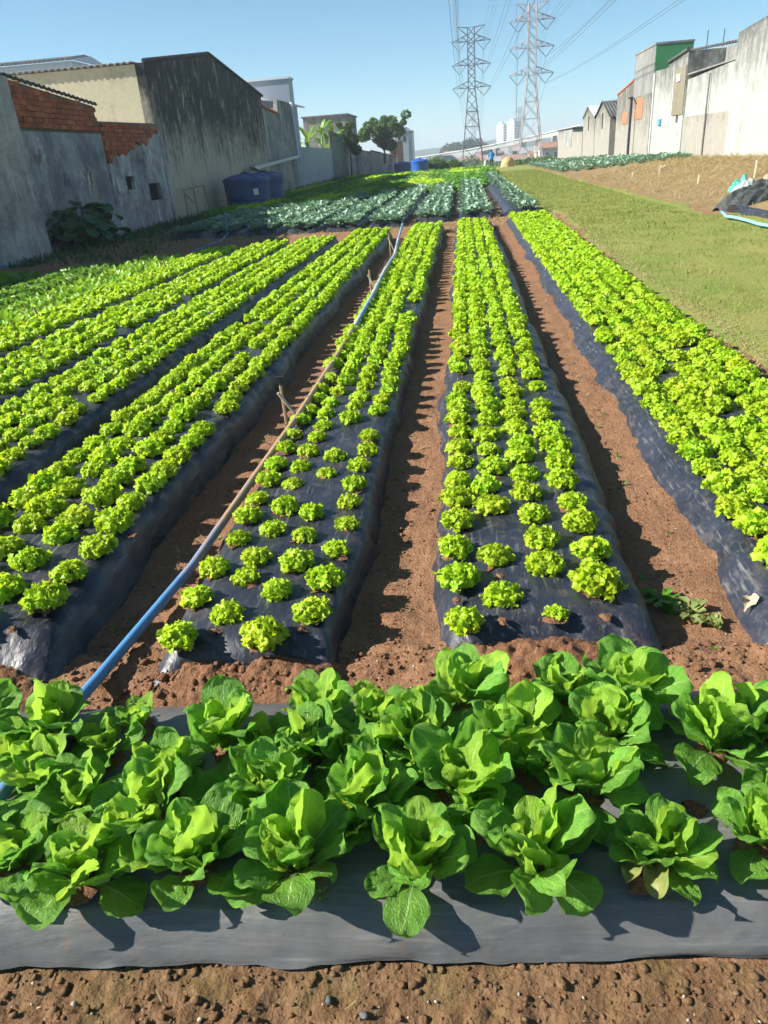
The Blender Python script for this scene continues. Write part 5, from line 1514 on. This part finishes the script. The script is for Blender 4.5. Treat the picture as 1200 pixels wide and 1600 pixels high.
for _ in range(5200):
    z = er.integers(0, 10)
    if z < 3: x, y = er.uniform(-2.4, 2.2), er.uniform(2.28, 2.72); s = er.exponential(0.0045) + 0.002
    elif z < 4: continue
    elif z < 8: x, y = er.choice([-0.38, 1.02]) + er.normal(0, 0.10), 2.5 + er.exponential(2.6); s = er.exponential(0.0025) + 0.002
    else: x, y = -1.65 + er.normal(0, 0.06), 2.4 + er.exponential(2.2); s = er.exponential(0.0025) + 0.002
    s = min(s, 0.03)
    pos.append((x, y, ground_z(x, y) + s * 0.3)); size.append(s)
for (x0, x1, y0, y1, n) in ((-1.42, -0.5, 2.32, 2.55, 500), (-0.14, 0.86, 2.42, 2.66, 500), (-2.7, -1.8, 2.22, 2.5, 300)):
    for _ in range(n):
        x, y = er.uniform(x0, x1), er.uniform(y0, y1); u = (x - x0) / (x1 - x0) * 2 - 1; v = (y - y0) / (y1 - y0) * 2 - 1
        f = max(0, 1 - abs(u) ** 3) * max(0, 1 - abs(v) ** 2.2)
        s = er.exponential(0.006) + 0.003
        pos.append((x, y, 0.10 * f ** 0.75 - 0.01)); size.append(min(s, 0.028))
pos = np.array(pos, float); size = np.array(size)
V, F = scatter(CL, pos, size, er.uniform(0, 6.28, len(pos)), 9)
tag(link(bpy.data.objects.new('soil_clods', np_mesh('soil_clods', V, F, M['soil_clod'], False))), 'loose crumbs and clods of red earth on the bare soil', 'soil', kind='stuff')
fp = np.column_stack([er.uniform(-1.7, 1.5, 2600), er.uniform(0.85, 1.30, 2600)]); fs = np.minimum(er.exponential(0.004, 2600) + 0.002, 0.02)
fp = np.column_stack([fp, ground_z(fp[:, 0], fp[:, 1]) + fs * 0.15])
V, F = scatter(CL, fp, fs, er.uniform(0, 6.28, len(fp)), 19)
tag(link(bpy.data.objects.new('front_crumbs', np_mesh('front_crumbs', V, F, M['soil_front'], False))), 'crumbs of damp brown earth before the front film', 'soil', kind='stuff')
# pale grit
pos = []; size = []
for _ in range(420):
    if er.random() < 0.5: x, y = er.uniform(-2.0, 1.8), er.uniform(2.3, 2.7)
    elif er.random() < 0.5: x, y = er.uniform(-1.5, 1.1), er.uniform(0.85, 1.22)
    else: x, y = er.choice([-0.38, 1.05]) + er.normal(0, 0.1), 2.6 + er.exponential(2.0)
    pos.append((x, y, ground_z(x, y) + 0.003)); size.append(er.uniform(0.002, 0.006))
pos = np.array(pos, float)
V, F = scatter(CL, pos, np.array(size), er.uniform(0, 6.28, len(pos)), 10)
tag(link(bpy.data.objects.new('grit', np_mesh('grit', V, F, M['stone'], False))), 'pale grit scattered over the bare earth', 'gravel', kind='stuff')


def pebble(name, px, py, s, mat, label, cat, group=None, sq=(1, 0.8, 0.6), zz=0.0):
    p = on_z(px, py, zz)
    V = ICO_V * er.uniform(0.8, 1.15, (12, 1)) * np.array(sq) * s
    me = np_mesh(name, V, IF, M[mat], True)
    m_ = me
    o = link(bpy.data.objects.new(name, me)); o.location = (p[0], p[1], float(ground_z(p[0], p[1])) + s * 0.35 + zz * 0)
    o.modifiers.new('sub', 'SUBSURF').levels = 1; o.modifiers['sub'].render_levels = 1
    o.rotation_euler = (er.normal(0, 0.2), er.normal(0, 0.2), er.uniform(0, 6.28))
    return tag(o, label, cat, group)


pebble('pebble', 512, 1556, 0.016, 'stone_dark', 'dark blue grey pebble on the front soil, the middle one', 'stone', 'pebbles on the front soil')
pebble('pebble', 568, 1580, 0.017, 'stone_dark', 'dark grey pebble at the bottom edge of the front soil', 'stone', 'pebbles on the front soil')
pebble('pebble', 112, 1562, 0.014, 'stone', 'pale triangular pebble on the front soil below the film', 'stone', 'pebbles on the front soil')
pebble('pebble', 309, 1583, 0.010, 'stone', 'small pale round pebble at the front soil bottom', 'stone', 'pebbles on the front soil')
pebble('pebble', 310, 1553, 0.008, 'stone', 'tiny pale pebble above the small round one', 'stone', 'pebbles on the front soil')
pebble('brick_fragment', 600, 951, 0.020, 'brick_bit', 'orange brick fragment in the middle furrow', 'brick fragment')
g_ = pebble('small_gourd', 777, 1006, 0.030, 'gourd', 'small green gourd lying on the earth heap', 'gourd', None, (0.62, 1.0, 0.6)); g_.location.z = 0.075; g_.rotation_euler = (0, 0, 0.3)
pebble('brick_fragment', 12, 1052, 0.03, 'brick_bit', 'reddish brick stick half buried by the dark earth heap', 'brick fragment', None, (0.4, 1.2, 0.4)).location.z = 0.06

# ------------------------------------------------------------------ irrigation pipe and its props
pp = [(-40, 1290, 0.19), (0, 1243, 0.19), (30, 1205, 0.18), (88, 1132, 0.12), (150, 1063, 0.06), (300, 885, 0.06), (400, 742, 0.13), (462, 655, 0.20), (520, 566, 0.21), (552, 514, 0.22)]
P_ = [on_z(x, y, z) for x, y, z in pp]
o = MB().tube([tuple(p) for p in P_], 0.025, 10).build('irrigation_pipe', M['pipe_blue'], None, True)
tag(o, 'muddy blue irrigation pipe lying in the furrow beside the sparse bed', 'pipe')
pp = [(552, 514, 0.22), (580, 466, 0.25), (600, 425, 0.25), (617, 398, 0.26), (622, 375, 0.24), (629, 350, 0.2)]
P2 = [on_z(x, y, z) for x, y, z in pp]
o = MB().tube([tuple(p) for p in P2], 0.032, 8).build('irrigation_pipe', M['pipe_grey'], None, True)
tag(o, 'greyish far length of the irrigation pipe reaching the cross path', 'pipe')
for (px, py, h, lab) in [(463, 660, 0.34, 'forked wooden prop holding a sprinkler beside the pipe, nearest one'), (590, 468, 0.46, 'crossed pale wooden prop halfway along the pipe'), (617, 402, 0.5, 'thin wooden prop near the far end of the pipe'), (632, 346, 0.4, 'upright stick where the pipe meets the kale beds')]:
    p = on_z(px, py, 0.02)
    c = empty('pipe_prop', (p[0] - 0.03, p[1], 0), lab, 'stake', 'wooden props along the pipe')
    x, y = p[0] - 0.03, p[1]
    MB().tube([(x - 0.05, y, -0.05), (x - 0.07, y + 0.02, h)], [0.016, 0.013], 6).build('post', M['wood'], c)
    MB().tube([(x + 0.10, y + 0.02, -0.02), (x - 0.09, y - 0.02, h * 0.85)], [0.014, 0.012], 6).build('brace', M['wood_pale'], c)
    MB().tube([(x - 0.07, y + 0.02, h), (x - 0.07, y + 0.02, h + 0.06)], 0.010, 6).build('riser', M['black_plastic'], c)
    MB().box(x - 0.10, x - 0.04, y + 0.005, y + 0.035, h + 0.06, h + 0.075).build('sprinkler_head', M['black_plastic'], next(k_ for k_ in c.children if k_.name.startswith('riser')))
for (px, py, lab) in [(265, 432, 'short pale stake at the far end of the chard bed'), (68, 515, 'short pale stake at the near end of the chard bed')]:
    p = on_z(px, py, 0.05)
    o = MB().tube([(p[0] - 0.12, p[1] + 0.1, 0.34), (p[0] + 0.05, p[1], -0.03)], [0.02, 0.017], 6).build('short_stake', M['wood'], None); tag(o, lab, 'stake')
for pts_, lab in (([(0, 417, 0.06), (25, 413, 0.06), (40, 411, 0.05)], 'blue pipe end lying at the foot of the near wall'), ([(300, 392, 0.05), (345, 376, 0.08), (356, 366, 0.15), (355, 345, 0.75)], 'thin blue pipe with riser before the shaded kale')):
    V = [tuple(on_z(*q)) if q[2] < 0.5 else None for q in pts_]
    if V[-1] is None: V[-1] = (V[-2][0], V[-2][1], 0.8)
    o = MB().tube(V, 0.018, 6).build('blue_hose', M['pipe_blue'], None, True); tag(o, lab, 'pipe')


# ------------------------------------------------------------------ tanks
def tank(px, py, Y, R, H, mat, label, sticker=False):
    q = on_y(px, py, Y)
    c = (q[0], Y, float(terrain(q[0], Y)) - 0.05)
    root = empty('water_tank', c, label, 'tank')
    body = MB().lathe([(0, 0), (R * 0.90, 0), (R * 0.91, 0.05), (R * 0.955, H * 0.5), (R * 0.985, H * 0.78), (R, H * 0.80), (R, H * 0.84), (R * 0.97, H * 0.86)], c, 40).build('body', M[mat], root, True)
    lid = MB()
    n = 40; prof = [(1.03, 0.835), (1.035, 0.875), (0.97, 0.90), (0.6, 0.965), (0.3, 1.0), (0.29, 1.03), (0.0, 1.04)]
    V = []; F = []
    for i, (rr, zz) in enumerate(prof):
        for k in range(n):
            rib = 0.03 if (k % 5 == 0 and 1 < i < 5) else 0
            a = 2 * math.pi * k / n; V.append((c[0] + R * rr * math.cos(a), c[1] + R * rr * math.sin(a), c[2] + H * (zz + rib)))
    F = [(i * n + k, i * n + (k + 1) % n, (i + 1) * n + (k + 1) % n, (i + 1) * n + k) for i in range(len(prof) - 1) for k in range(n)]
    ld = lid.add(V, F).build('lid', M[mat], root, False)
    MB().lathe([(0, 1.035 * H), (R * 0.2, 1.035 * H), (R * 0.2, 1.075 * H), (0, 1.09 * H)], c, 16).build('hatch', M[mat], ld, True)
    for z in (0.28, 0.55):
        MB().lathe([(R * (0.93 + 0.05 * z), H * z), (R * (0.965 + 0.05 * z), H * (z + 0.02)), (R * (0.93 + 0.05 * z), H * (z + 0.04))], c, 40).build('hoop', M[mat], body, True)
    if sticker:
        m = MB(); V = []
        for k in range(5):
            a = -1.05 + 0.055 * k
            for z in (0.42, 0.60): V.append((c[0] + R * 0.995 * math.cos(a), c[1] + R * 0.995 * math.sin(a), c[2] + H * z))
        m.add(V, [(2 * k, 2 * k + 2, 2 * k + 3, 2 * k + 1) for k in range(4)]).build('sticker', M['sticker'], body)


tank(390, 322, 40.5, 1.18, 1.62, 'tank_blue', 'big dark blue water tank with white sticker below the gabled warehouse', True)
tank(417, 316, 44.2, 1.10, 1.62, 'tank_blue', 'dark blue water tank half hidden behind the one with sticker')
tank(629, 262, 86.0, 0.92, 1.25, 'tank_blue', 'darker far blue tank at the end of the yard walls')
tank(656, 262, 84.0, 0.90, 1.42, 'tank_blue_bright', 'bright blue far tank at the end of the field')
p = on_x(575, 241, -11.4)
t4 = empty('roof_tank', (-11.6, 88, 2.6), 'tiny blue roof tank above the yard walls', 'tank')
MB().lathe([(0, 3.0), (0.35, 3.0), (0.42, 3.5), (0.44, 3.52), (0.2, 3.62), (0, 3.63)], (-11.6, 88, 0.1), 16).build('body', M['tank_blue_bright'], t4, True)
MB().box(-12.1, -11.1, 87.6, 88.4, 0.2, 3.1).build('plinth', M['wall_dark'], t4)

# wooden frame by the warehouse wall
fr = empty('old_timber_frame', (-12.3, 36.2, 0), 'weathered timber frame leaning at the warehouse foot', 'frame')
for a, b in (((-12.4, 34.9, 0), (-12.4, 34.9, 1.25)), ((-12.2, 37.6, 0), (-12.3, 37.4, 1.3)), ((-12.4, 34.8, 1.2), (-12.3, 37.5, 1.28)), ((-12.4, 34.9, 1.1), (-12.35, 35.8, 0.6)), ((-12.4, 36.2, 1.2), (-12.35, 36.2, 0))):
    MB().tube([a, b], 0.035, 5).build('beam', M['wood'], fr)

# taro like plant at the wall
tp = on_z(112, 388, 0.0)
taro = empty('taro_plant', (tp[0], tp[1], 0), 'big dark broad leaved plant growing at the foot of the near wall', 'plant')
T_ME = []
for i in range(4):
    V, F, uv = cabbage_leaf(500 + i, 0.60, 0.29, 10, -55, 0.15, 0.01, 9, 9)
    T_ME.append(np_mesh('leaf', V, F, M['taro_leaf'], True, uv))
tr_ = np.random.default_rng(8)
for k in range(140):
    a = tr_.uniform(0, 6.28); rr = tr_.uniform(0.05, 1.0) ** 0.7; h = 1.3 * (1 - 0.5 * rr * rr) * tr_.uniform(0.35, 1.05)
    x, y = tp[0] + 0.45 + 0.75 * rr * math.cos(a), tp[1] + 0.3 + 1.25 * rr * math.sin(a)
    MB().tube([(tp[0] + 0.45 + 0.25 * rr * math.cos(a), tp[1] + 0.3 + 0.4 * rr * math.sin(a), 0), (x, y, h)], [0.03, 0.015], 5).build('stalk', M['taro_leaf'], taro, True)
    o = link(bpy.data.objects.new('leaf', T_ME[tr_.integers(4)]), taro); o.location = Vector((x, y, h)) - taro.location; o.rotation_euler = (tr_.normal(0, 0.2), tr_.normal(0.1, 0.2), a + tr_.normal(0, 0.5)); s = tr_.uniform(0.55, 1.05); o.scale = (s, s, s)

# banana plants
for i, (px, Y, h, lab) in enumerate([(485, 78, 3.6, 'banana plant with drooping leaves next to the blue grey house edge'), (508, 80, 4.1, 'banana plant with upright bright leaves behind the block wall'), (525, 82, 3.7, 'banana plant with long arching leaf towards the creeper tree')]):
    q = on_y(px, 232, Y); bx_ = q[0] - 0.3
    root = empty('banana_plant', (bx_, Y, 0), lab, 'plant', 'banana plants behind the block wall')
    MB().tube([(bx_, Y, 0), (bx_ + 0.1, Y, h)], [0.16, 0.09], 8).build('stem', M['banana_leaf'], root, True)
    br_ = np.random.default_rng(70 + i)
    for k in range(9):
        V, F, uv = cabbage_leaf(600 + i * 20 + k, 2.1 * br_.uniform(0.75, 1.1), 0.24, 78 - 6 * k + (12 if i == 1 else 0), 40 - 20 * k, 0.2, 0.02, 12, 7)
        o = link(bpy.data.objects.new('leaf', np_mesh('leaf', V, F, M['banana_leaf'], True, uv)), root); o.location = (0.1, 0, h - 0.15); o.rotation_euler = (0, 0, k * 2.4 + i)

# ------------------------------------------------------------------ person, covered heap
pq = on_y(768, 262, 87)
px_, py_ = pq[0], 87.0
pz = float(terrain(px_, py_))
person = empty('person', (px_, py_, pz), 'person in bright blue shirt and dark trousers standing at the far field edge', 'person')


def skin(name, verts, edges, radii, mat, parent, sub=2):
    me = bpy.data.meshes.new(name); me.from_pydata(verts, edges, []); me.update()
    o = link(bpy.data.objects.new(name, me), parent)
    o.modifiers.new('skin', 'SKIN')
    if not me.skin_vertices: 
        me.attributes  # the modifier adds the layer through the operator only
    o.data.materials.append(mat)
    s = o.modifiers.new('sub', 'SUBSURF'); s.levels = sub; s.render_levels = sub
    return o


def limb_body(parent):
    """one continuous body from overlapping tapered rings: legs, hips, trunk, neck, head and arms on a shared skeleton"""
    import bmesh
    vs_ = [(0, 0, 0.95), (0, 0, 1.18), (0, 0, 1.40), (0, 0.01, 1.50), (0, 0.0, 1.60), (0, 0.0, 1.72),
           (-0.10, 0, 0.90), (-0.12, -0.02, 0.48), (-0.13, 0.03, 0.08), (-0.13, 0.16, 0.04),
           (0.10, 0, 0.90), (0.12, 0.04, 0.48), (0.14, 0.0, 0.08), (0.14, 0.14, 0.04),
           (-0.19, 0, 1.42), (-0.27, 0.02, 1.16), (-0.26, 0.16, 0.95), (-0.25, 0.22, 0.88),
           (0.19, 0, 1.42), (0.28, 0.02, 1.16), (0.26, 0.18, 0.98), (0.25, 0.25, 0.92)]
    ed = [(0, 1), (1, 2), (2, 3), (3, 4), (4, 5), (0, 6), (6, 7), (7, 8), (8, 9), (0, 10), (10, 11), (11, 12), (12, 13), (2, 14), (14, 15), (15, 16), (16, 17), (2, 18), (18, 19), (19, 20), (20, 21)]
    rad = [0.15, 0.14, 0.15, 0.055, 0.085, 0.08, 0.10, 0.07, 0.045, 0.04, 0.10, 0.07, 0.045, 0.04, 0.07, 0.05, 0.035, 0.035, 0.07, 0.05, 0.035, 0.035]
    me = bpy.data.meshes.new('body'); me.from_pydata(vs_, ed, [])
    o = link(bpy.data.objects.new('body', me), parent)
    bm = bmesh.new(); bm.from_mesh(me); lay = bm.verts.layers.skin.verify(); bm.verts.ensure_lookup_table()
    for v, r in zip(bm.verts, rad): v[lay].radius = (r, r * 0.85); v[lay].use_root = v.index == 0
    bm.to_mesh(me); bm.free()
    o.modifiers.new('skin', 'SKIN'); s = o.modifiers.new('sub', 'SUBSURF'); s.levels = 1; s.render_levels = 1
    me.materials.append(M['trousers'])
    return o


limb_body(person)
hd = MB().lathe([(0.0, 0.0), (0.07, 0.01), (0.095, 0.08), (0.10, 0.15), (0.08, 0.22), (0.0, 0.25)], (px_, py_, pz + 1.52), 12).build('hair', M['hair'], person, True)
m = MB(); n = 14
V = []
for (z, rx, ry) in ((0.88, 0.17, 0.13), (1.0, 0.175, 0.135), (1.2, 0.19, 0.145), (1.38, 0.225, 0.14), (1.46, 0.16, 0.11), (1.50, 0.075, 0.07)):
    for k in range(n):
        a = 2 * math.pi * k / n; V.append((px_ + rx * math.cos(a), py_ + ry * math.sin(a), pz + z))
m.add(V, [(i * n + k, i * n + (k + 1) % n, (i + 1) * n + (k + 1) % n, (i + 1) * n + k) for i in range(5) for k in range(n)])
for s in (-1, 1):
    m.tube([(px_ + s * 0.18, py_, pz + 1.43), (px_ + s * 0.25, py_ + 0.01, pz + 1.26), (px_ + s * 0.28, py_ + 0.04, pz + 1.12)], [0.085, 0.075, 0.068], 9)
m.build('shirt', M['shirt_blue'], person, True)
# white bucket-like sack beside the person
sk = MB().lathe([(0, 0), (0.16, 0), (0.19, 0.3), (0.17, 0.62), (0.06, 0.75), (0, 0.76)], (px_ - 0.62, py_, pz), 12).build('standing_sack', M['sheet_pale'], None, True)
tag(sk, 'small pale sack standing next to the blue shirted person', 'sack')

hq = on_y(793, 263, 86)
x = np.linspace(0, 2 * math.pi, 40, endpoint=False); tz = np.linspace(0, 1, 16)
A, T = np.meshgrid(tz, x, indexing='ij')
R_ = np.cos(A * math.pi / 2) ** 0.42 * (1 + 0.10 * fbm(np.cos(T) * 2 + 5, A * 3 + np.sin(T) * 2, 81, 3))
V = np.stack([hq[0] + 0.72 * R_ * np.cos(T), 86 + 0.6 * R_ * np.sin(T), float(terrain(hq[0], 86.)) - 0.05 + 1.02 * A ** 0.9 + 0.05 * fbm(np.cos(T) * 3, np.sin(T) * 3 + A * 2, 83, 3)], -1).reshape(-1, 3)
o = link(bpy.data.objects.new('straw_bale', np_mesh('straw_bale', V, grid_faces(16, 40, True), M['sack']))); tag(o, 'tan rounded covered heap standing at the far end of the lawn', 'bale')

# ------------------------------------------------------------------ things by the right edge
def crumpled(name, cx_, cy_, lx, ly_, h, mat, seed, label, cat, rot=0.0, z0=None):
    u = np.linspace(-1, 1, 46); v = np.linspace(-1, 1, 34)
    U, W = np.meshgrid(u, v, indexing='ij')
    f = np.clip(1 - U ** 2 * 0.9 - W ** 2, 0, 1) ** 0.6
    Z = h * f * (0.65 + 0.5 * fbm(U * 2 + seed, W * 2, seed, 2)) + 0.35 * h * f * (1 - np.abs(fbm(U * 3.5, W * 4.5 + seed, seed + 3, 3))) - 0.02
    a = U * lx * (1 + 0.15 * vnoise(W * 3, U * 0, seed)); b = W * ly_ * (1 + 0.2 * vnoise(U * 3, W * 0, seed + 1))
    X = cx_ + a * math.cos(rot) - b * math.sin(rot); Y = cy_ + a * math.sin(rot) + b * math.cos(rot)
    Z = Z + (terrain(X, Y) if z0 is None else z0)
    return tag(link(bpy.data.objects.new(name, np_mesh(name, np.stack([X, Y, Z], -1).reshape(-1, 3), grid_faces(46, 34), M[mat]))), label, cat)


q = on_z(1168, 318, 0.15)
crumpled('crumpled_tarp', q[0] + 0.35, q[1] + 0.2, 1.25, 0.5, 0.42, 'tarp', 3, 'crumpled black plastic tarp heaped at the lawn edge', 'tarp', 0.3)
q = on_z(1152, 302, 0.2)
crumpled('teal_bag', q[0], q[1], 0.26, 0.3, 0.40, 'sheet_teal', 5, 'teal green bundled sheet behind the black tarp', 'bag', 0.2)
crumpled('pale_sack', q[0] + 0.12, q[1] - 0.25, 0.34, 0.25, 0.26, 'sheet_pale', 6, 'pale crumpled sack under the teal bundle', 'sack', 0.1)
q = on_z(1196, 300, 0.2)
crumpled('brown_cloth', q[0] + 0.3, q[1], 0.6, 0.3, 0.28, 'cloth_brown', 9, 'brown striped cloth bundle beside the teal bundle at the frame edge', 'cloth', 0.4)
q = on_z(1195, 314, 0.1)
crumpled('net_bundle', q[0] + 0.2, q[1], 0.3, 0.25, 0.28, 'sheet_pale', 12, 'grey net bundle on the tarp at the frame edge', 'net', 0.4)
hp = [(1128, 331), (1135, 338), (1150, 340), (1170, 345), (1185, 350), (1203, 353), (1260, 368)]
o = MB().tube([tuple(on_z(x, y, 0.10)) for x, y in hp], 0.035, 7).build('garden_hose', M['hose_cyan'], None, True)
tag(o, 'light blue hose curving along the edge of the lawn by the tarp', 'hose')
cv = [on_z(x, y, 0.12) for x, y in ((1150, 330), (1175, 333), (1200, 338), (1260, 350))]
m = MB(); V = []
for p in cv: V += [(p[0], p[1] - 0.35, 0.04), (p[0], p[1] - 0.12, 0.2), (p[0], p[1] + 0.5, 0.24), (p[0], p[1] + 0.9, 0.05)]
m.add(V, [(4 * i + k, 4 * i + k + 1, 4 * i + k + 5, 4 * i + k + 4) for i in range(3) for k in range(3)])
tag(m.build('mulch_film', M['film'], None, True), 'short plastic covered bed behind the light blue hose', 'plastic film')
for px, py, h, lab in [(1030, 270, 0.34, 'forked pale stick in the dry field, the biggest'), (1178, 281, 0.5, 'upright pale stake in the dry field close to the frame edge'), (1091, 280, 0.3, 'short pale stake between the forked stick and the tall stake'), (988, 269, 0.25, 'small pale stake in the dry field, closest to the kale')]:
    p = on_z(px, py, 0.45); z = float(ground_z(p[0], p[1]))
    c = empty('field_stake', (p[0], p[1], z), lab, 'stake', 'stakes in the dry field')
    MB().tube([(p[0], p[1], z - 0.05), (p[0] + 0.02, p[1], z + h)], 0.03, 5).build('stick', M['wood_pale'], c)
    if px == 1030:
        for s in (-1, 1, 0.3): MB().tube([(p[0], p[1], z + h * 0.6), (p[0] + s * 0.25, p[1], z + h * 1.2)], 0.022, 4).build('twig', M['wood_pale'], c)

# pulled up plants and a dry leaf in the lawn side furrow
q = on_z(1050, 945, 0.0); wr = np.random.default_rng(4)
for i, (dx, dy, lab, mt) in enumerate([(-0.05, 0.02, 'green pulled up weed wilting in the lawn side furrow', 'parsley'), (0.06, -0.08, 'yellowed pulled up salad plant in the lawn side furrow', 'wilted'), (0.13, -0.16, 'small withered leaf cluster by the film corner', 'wilted')]):
    V, F = broadleaf(200 + i, 12, 0.13 if i < 2 else 0.07, 0.02, (5, 30), (-20, 5), 4, 3, 0.2, 0.2)
    o = link(bpy.data.objects.new('wilted_plant', np_mesh('wilted_plant', V, F, M[mt]))); o.location = (q[0] + dx, q[1] + dy, 0.012); tag(o, lab, 'plant')
q = on_z(1163, 950, 0.04)
V, F, uv = cabbage_leaf(700, 0.10, 0.032, 20, -10, 0.6, 0.01, 9, 7)
o = link(bpy.data.objects.new('dry_leaf', np_mesh('dry_leaf', V, F, M['dead_leaf'], True, uv))); o.location = (q[0] - 0.02, q[1] - 0.05, 0.055); o.rotation_euler = (0.2, -0.2, 1.0); tag(o, 'curled dry brown leaf lying on the lawn side film', 'leaf')
p = on_z(500, 1398, 0.13); V, F = broadleaf(210, 7, 0.035, 0.006, (30, 80), (10, 60), 3, 2)
o = link(bpy.data.objects.new('weed_seedling', np_mesh('weed_seedling', V, F, M['wilted']))); o.location = (p[0], p[1], 0.125); tag(o, 'tiny weed seedling sprouting from the front film', 'weed')

# ------------------------------------------------------------------ grass and straw
gr = np.random.default_rng(55)
def blades(n, xf, yf, zf, h, w, seed, lean=0.5):
    r = np.random.default_rng(seed)
    y = yf(r, n); x = xf(r, y)
    z = zf(x, y)
    a = r.uniform(0, 6.28, n); ln = r.normal(0, lean, (n, 2)); hh = h * r.uniform(0.5, 1.4, n) * (1 + y / 30); ww = w * (1 + y / 18)
    dx, dy = np.cos(a) * ww, np.sin(a) * ww
    V = np.stack([np.stack([x - dx, y - dy, z], -1), np.stack([x + dx, y + dy, z], -1), np.stack([x + ln[:, 0] * hh, y + ln[:, 1] * hh, z + hh], -1)], 1).reshape(-1, 3)
    return V, np.arange(3 * n).reshape(-1, 3)


def lx_in(r, y):
    x0 = 2.8 + 0.25 * smooth(16, 24, y) - 0.4 * smooth(25, 30, y)
    x1 = np.where(y < 17, 10.5, 10.5 - 4.3 * smooth(17, 22, y))
    return x0 + (x1 - x0) * r.random(len(y))


V, F = blades(190000, lx_in, lambda r, n: 4.6 + 66 * r.random(n) ** 2.2, lambda x, y: lawn_z(x, y) - 0.006, 0.017, 0.0035, 1, 0.8)
nt = 60000; r2 = np.random.default_rng(77)
Vt, Ft = blades(nt, lx_in, lambda r, n: 4.6 + 60 * r.random(n) ** 2.0, lambda x, y: lawn_z(x, y) - 0.006, 0.042, 0.004, 2, 0.6)
tx, ty = Vt[::3, 0], Vt[::3, 1]
keep = fbm(tx * 1.7, ty * 1.7, 88, 3) > 0.28
Vt = Vt.reshape(-1, 3, 3)[keep].reshape(-1, 3); Ft = np.arange(len(Vt)).reshape(-1, 3)
V = np.concatenate([V, Vt]); F = np.concatenate([F, Ft + len(V) - len(Vt)])
tag(link(bpy.data.objects.new('grass', np_mesh('grass', V, F, M['grass_blade'], False))), 'short worn olive green grass of the lawn strip', 'grass', kind='stuff')
# straw: cross path, lawn margin, dry field
def strawset(n, xf, yf, seed, L=0.09):
    r = np.random.default_rng(seed); y = yf(r, n); x = xf(r, y)
    z = np.maximum(ground_z(x, y), np.where((x > 2.75) & (x < 6.4), lawn_z(x, y), -9)) + 0.008
    a = r.uniform(0, 6.28, n); l = L * r.uniform(0.4, 1.4, n); w = 0.0022 * (1 + y / 9)
    d = np.stack([np.cos(a) * l, np.sin(a) * l, r.normal(0, 0.25, n) * l + 0.01], -1); s = np.stack([-np.sin(a) * w, np.cos(a) * w, 0 * a], -1)
    c = np.stack([x, y, z], -1)
    return np.stack([c - s, c + s, c + d + s * 0.5, c + d - s * 0.5], 1).reshape(-1, 3)
parts = [strawset(5200, lambda r, y: r.uniform(-9, 3.2, len(y)), lambda r, n: r.uniform(22.2, 25.2, n), 1, 0.16),
         strawset(5000, lambda r, y: 2.62 + np.abs(r.normal(0, 0.16, len(y))), lambda r, n: 4.5 + 19 * r.random(n) ** 1.6, 2, 0.05),
         strawset(20000, lambda r, y: 11.9 - 5.0 * r.random(len(y)) ** 1.7, lambda r, n: 22 + 26 * r.random(n), 3, 0.3),
         strawset(160, lambda r, y: r.choice([-0.4, 1.0, -1.62], len(y)) + r.normal(0, 0.1, len(y)), lambda r, n: 2.6 + 9 * r.random(n), 4, 0.05),
         strawset(26, lambda r, y: r.uniform(-1.4, 1.0, len(y)), lambda r, n: r.uniform(0.9, 1.2, n), 5, 0.028),
         strawset(900, lambda r, y: r.uniform(-12, -8, len(y)), lambda r, n: r.uniform(17, 26, n), 6, 0.12)]
V = np.concatenate(parts); F = np.arange(len(V)).reshape(-1, 4)
tag(link(bpy.data.objects.new('dry_straw', np_mesh('dry_straw', V, F, M['straw'], False))), 'dry straw and withered grass on the bare earth', 'straw', kind='stuff')
# weeds in the shade at the wall foot
V, F = blades(4200, lambda r, y: np.where(r.random(len(y)) < 0.5, r.uniform(-12.3, -11.2, len(y)), r.uniform(-12.3, -8.5, len(y))), lambda r, n: 19 + 60 * r.random(n) ** 1.3, lambda x, y: ground_z(x, y), 0.10, 0.016, 8, 0.6)
tag(link(bpy.data.objects.new('wall_weeds', np_mesh('wall_weeds', V, F, M['taro_leaf'], False))), 'shaded weeds along the foot of the walls', 'weeds', kind='stuff')

wp_ = np.column_stack([er.choice([-0.4, 1.0, -1.65, -2.98, 2.6], 48) + er.normal(0, 0.09, 48), 2.6 + er.exponential(3.5, 48)]); wp_ = np.column_stack([wp_, ground_z(wp_[:, 0], wp_[:, 1])])
V, F = scatter([broadleaf(800 + j, 6, 0.05, 0.008, (20, 70), (0, 50), 3, 2) for j in range(3)], wp_, er.uniform(0.35, 0.8, 48), er.uniform(0, 6.28, 48), 12)
tag(link(bpy.data.objects.new('furrow_weeds', np_mesh('furrow_weeds', V, F, M['parsley']))), 'tiny green weeds sprouting in the bare furrows', 'weeds', kind='stuff')

# ------------------------------------------------------------------ hazy air
hz = MB().box(-2500, 2500, -80, 2900, -8.5, 62).build('haze', M['soil_red'])
hm = bpy.data.materials.new('haze_air'); hm.use_nodes = True
for n_ in list(hm.node_tree.nodes):
    if n_.type != 'OUTPUT_MATERIAL': hm.node_tree.nodes.remove(n_)
pv = hm.node_tree.nodes.new('ShaderNodeVolumePrincipled')
pv.inputs['Color'].default_value = (0.80, 0.88, 0.97, 1); pv.inputs['Density'].default_value = 0.0006; pv.inputs['Anisotropy'].default_value = 0.1
hm.node_tree.links.new(pv.outputs[0], hm.node_tree.nodes['Material Output'].inputs['Volume'])
hz.data.materials.clear(); hz.data.materials.append(hm)
tag(hz, kind='stuff')
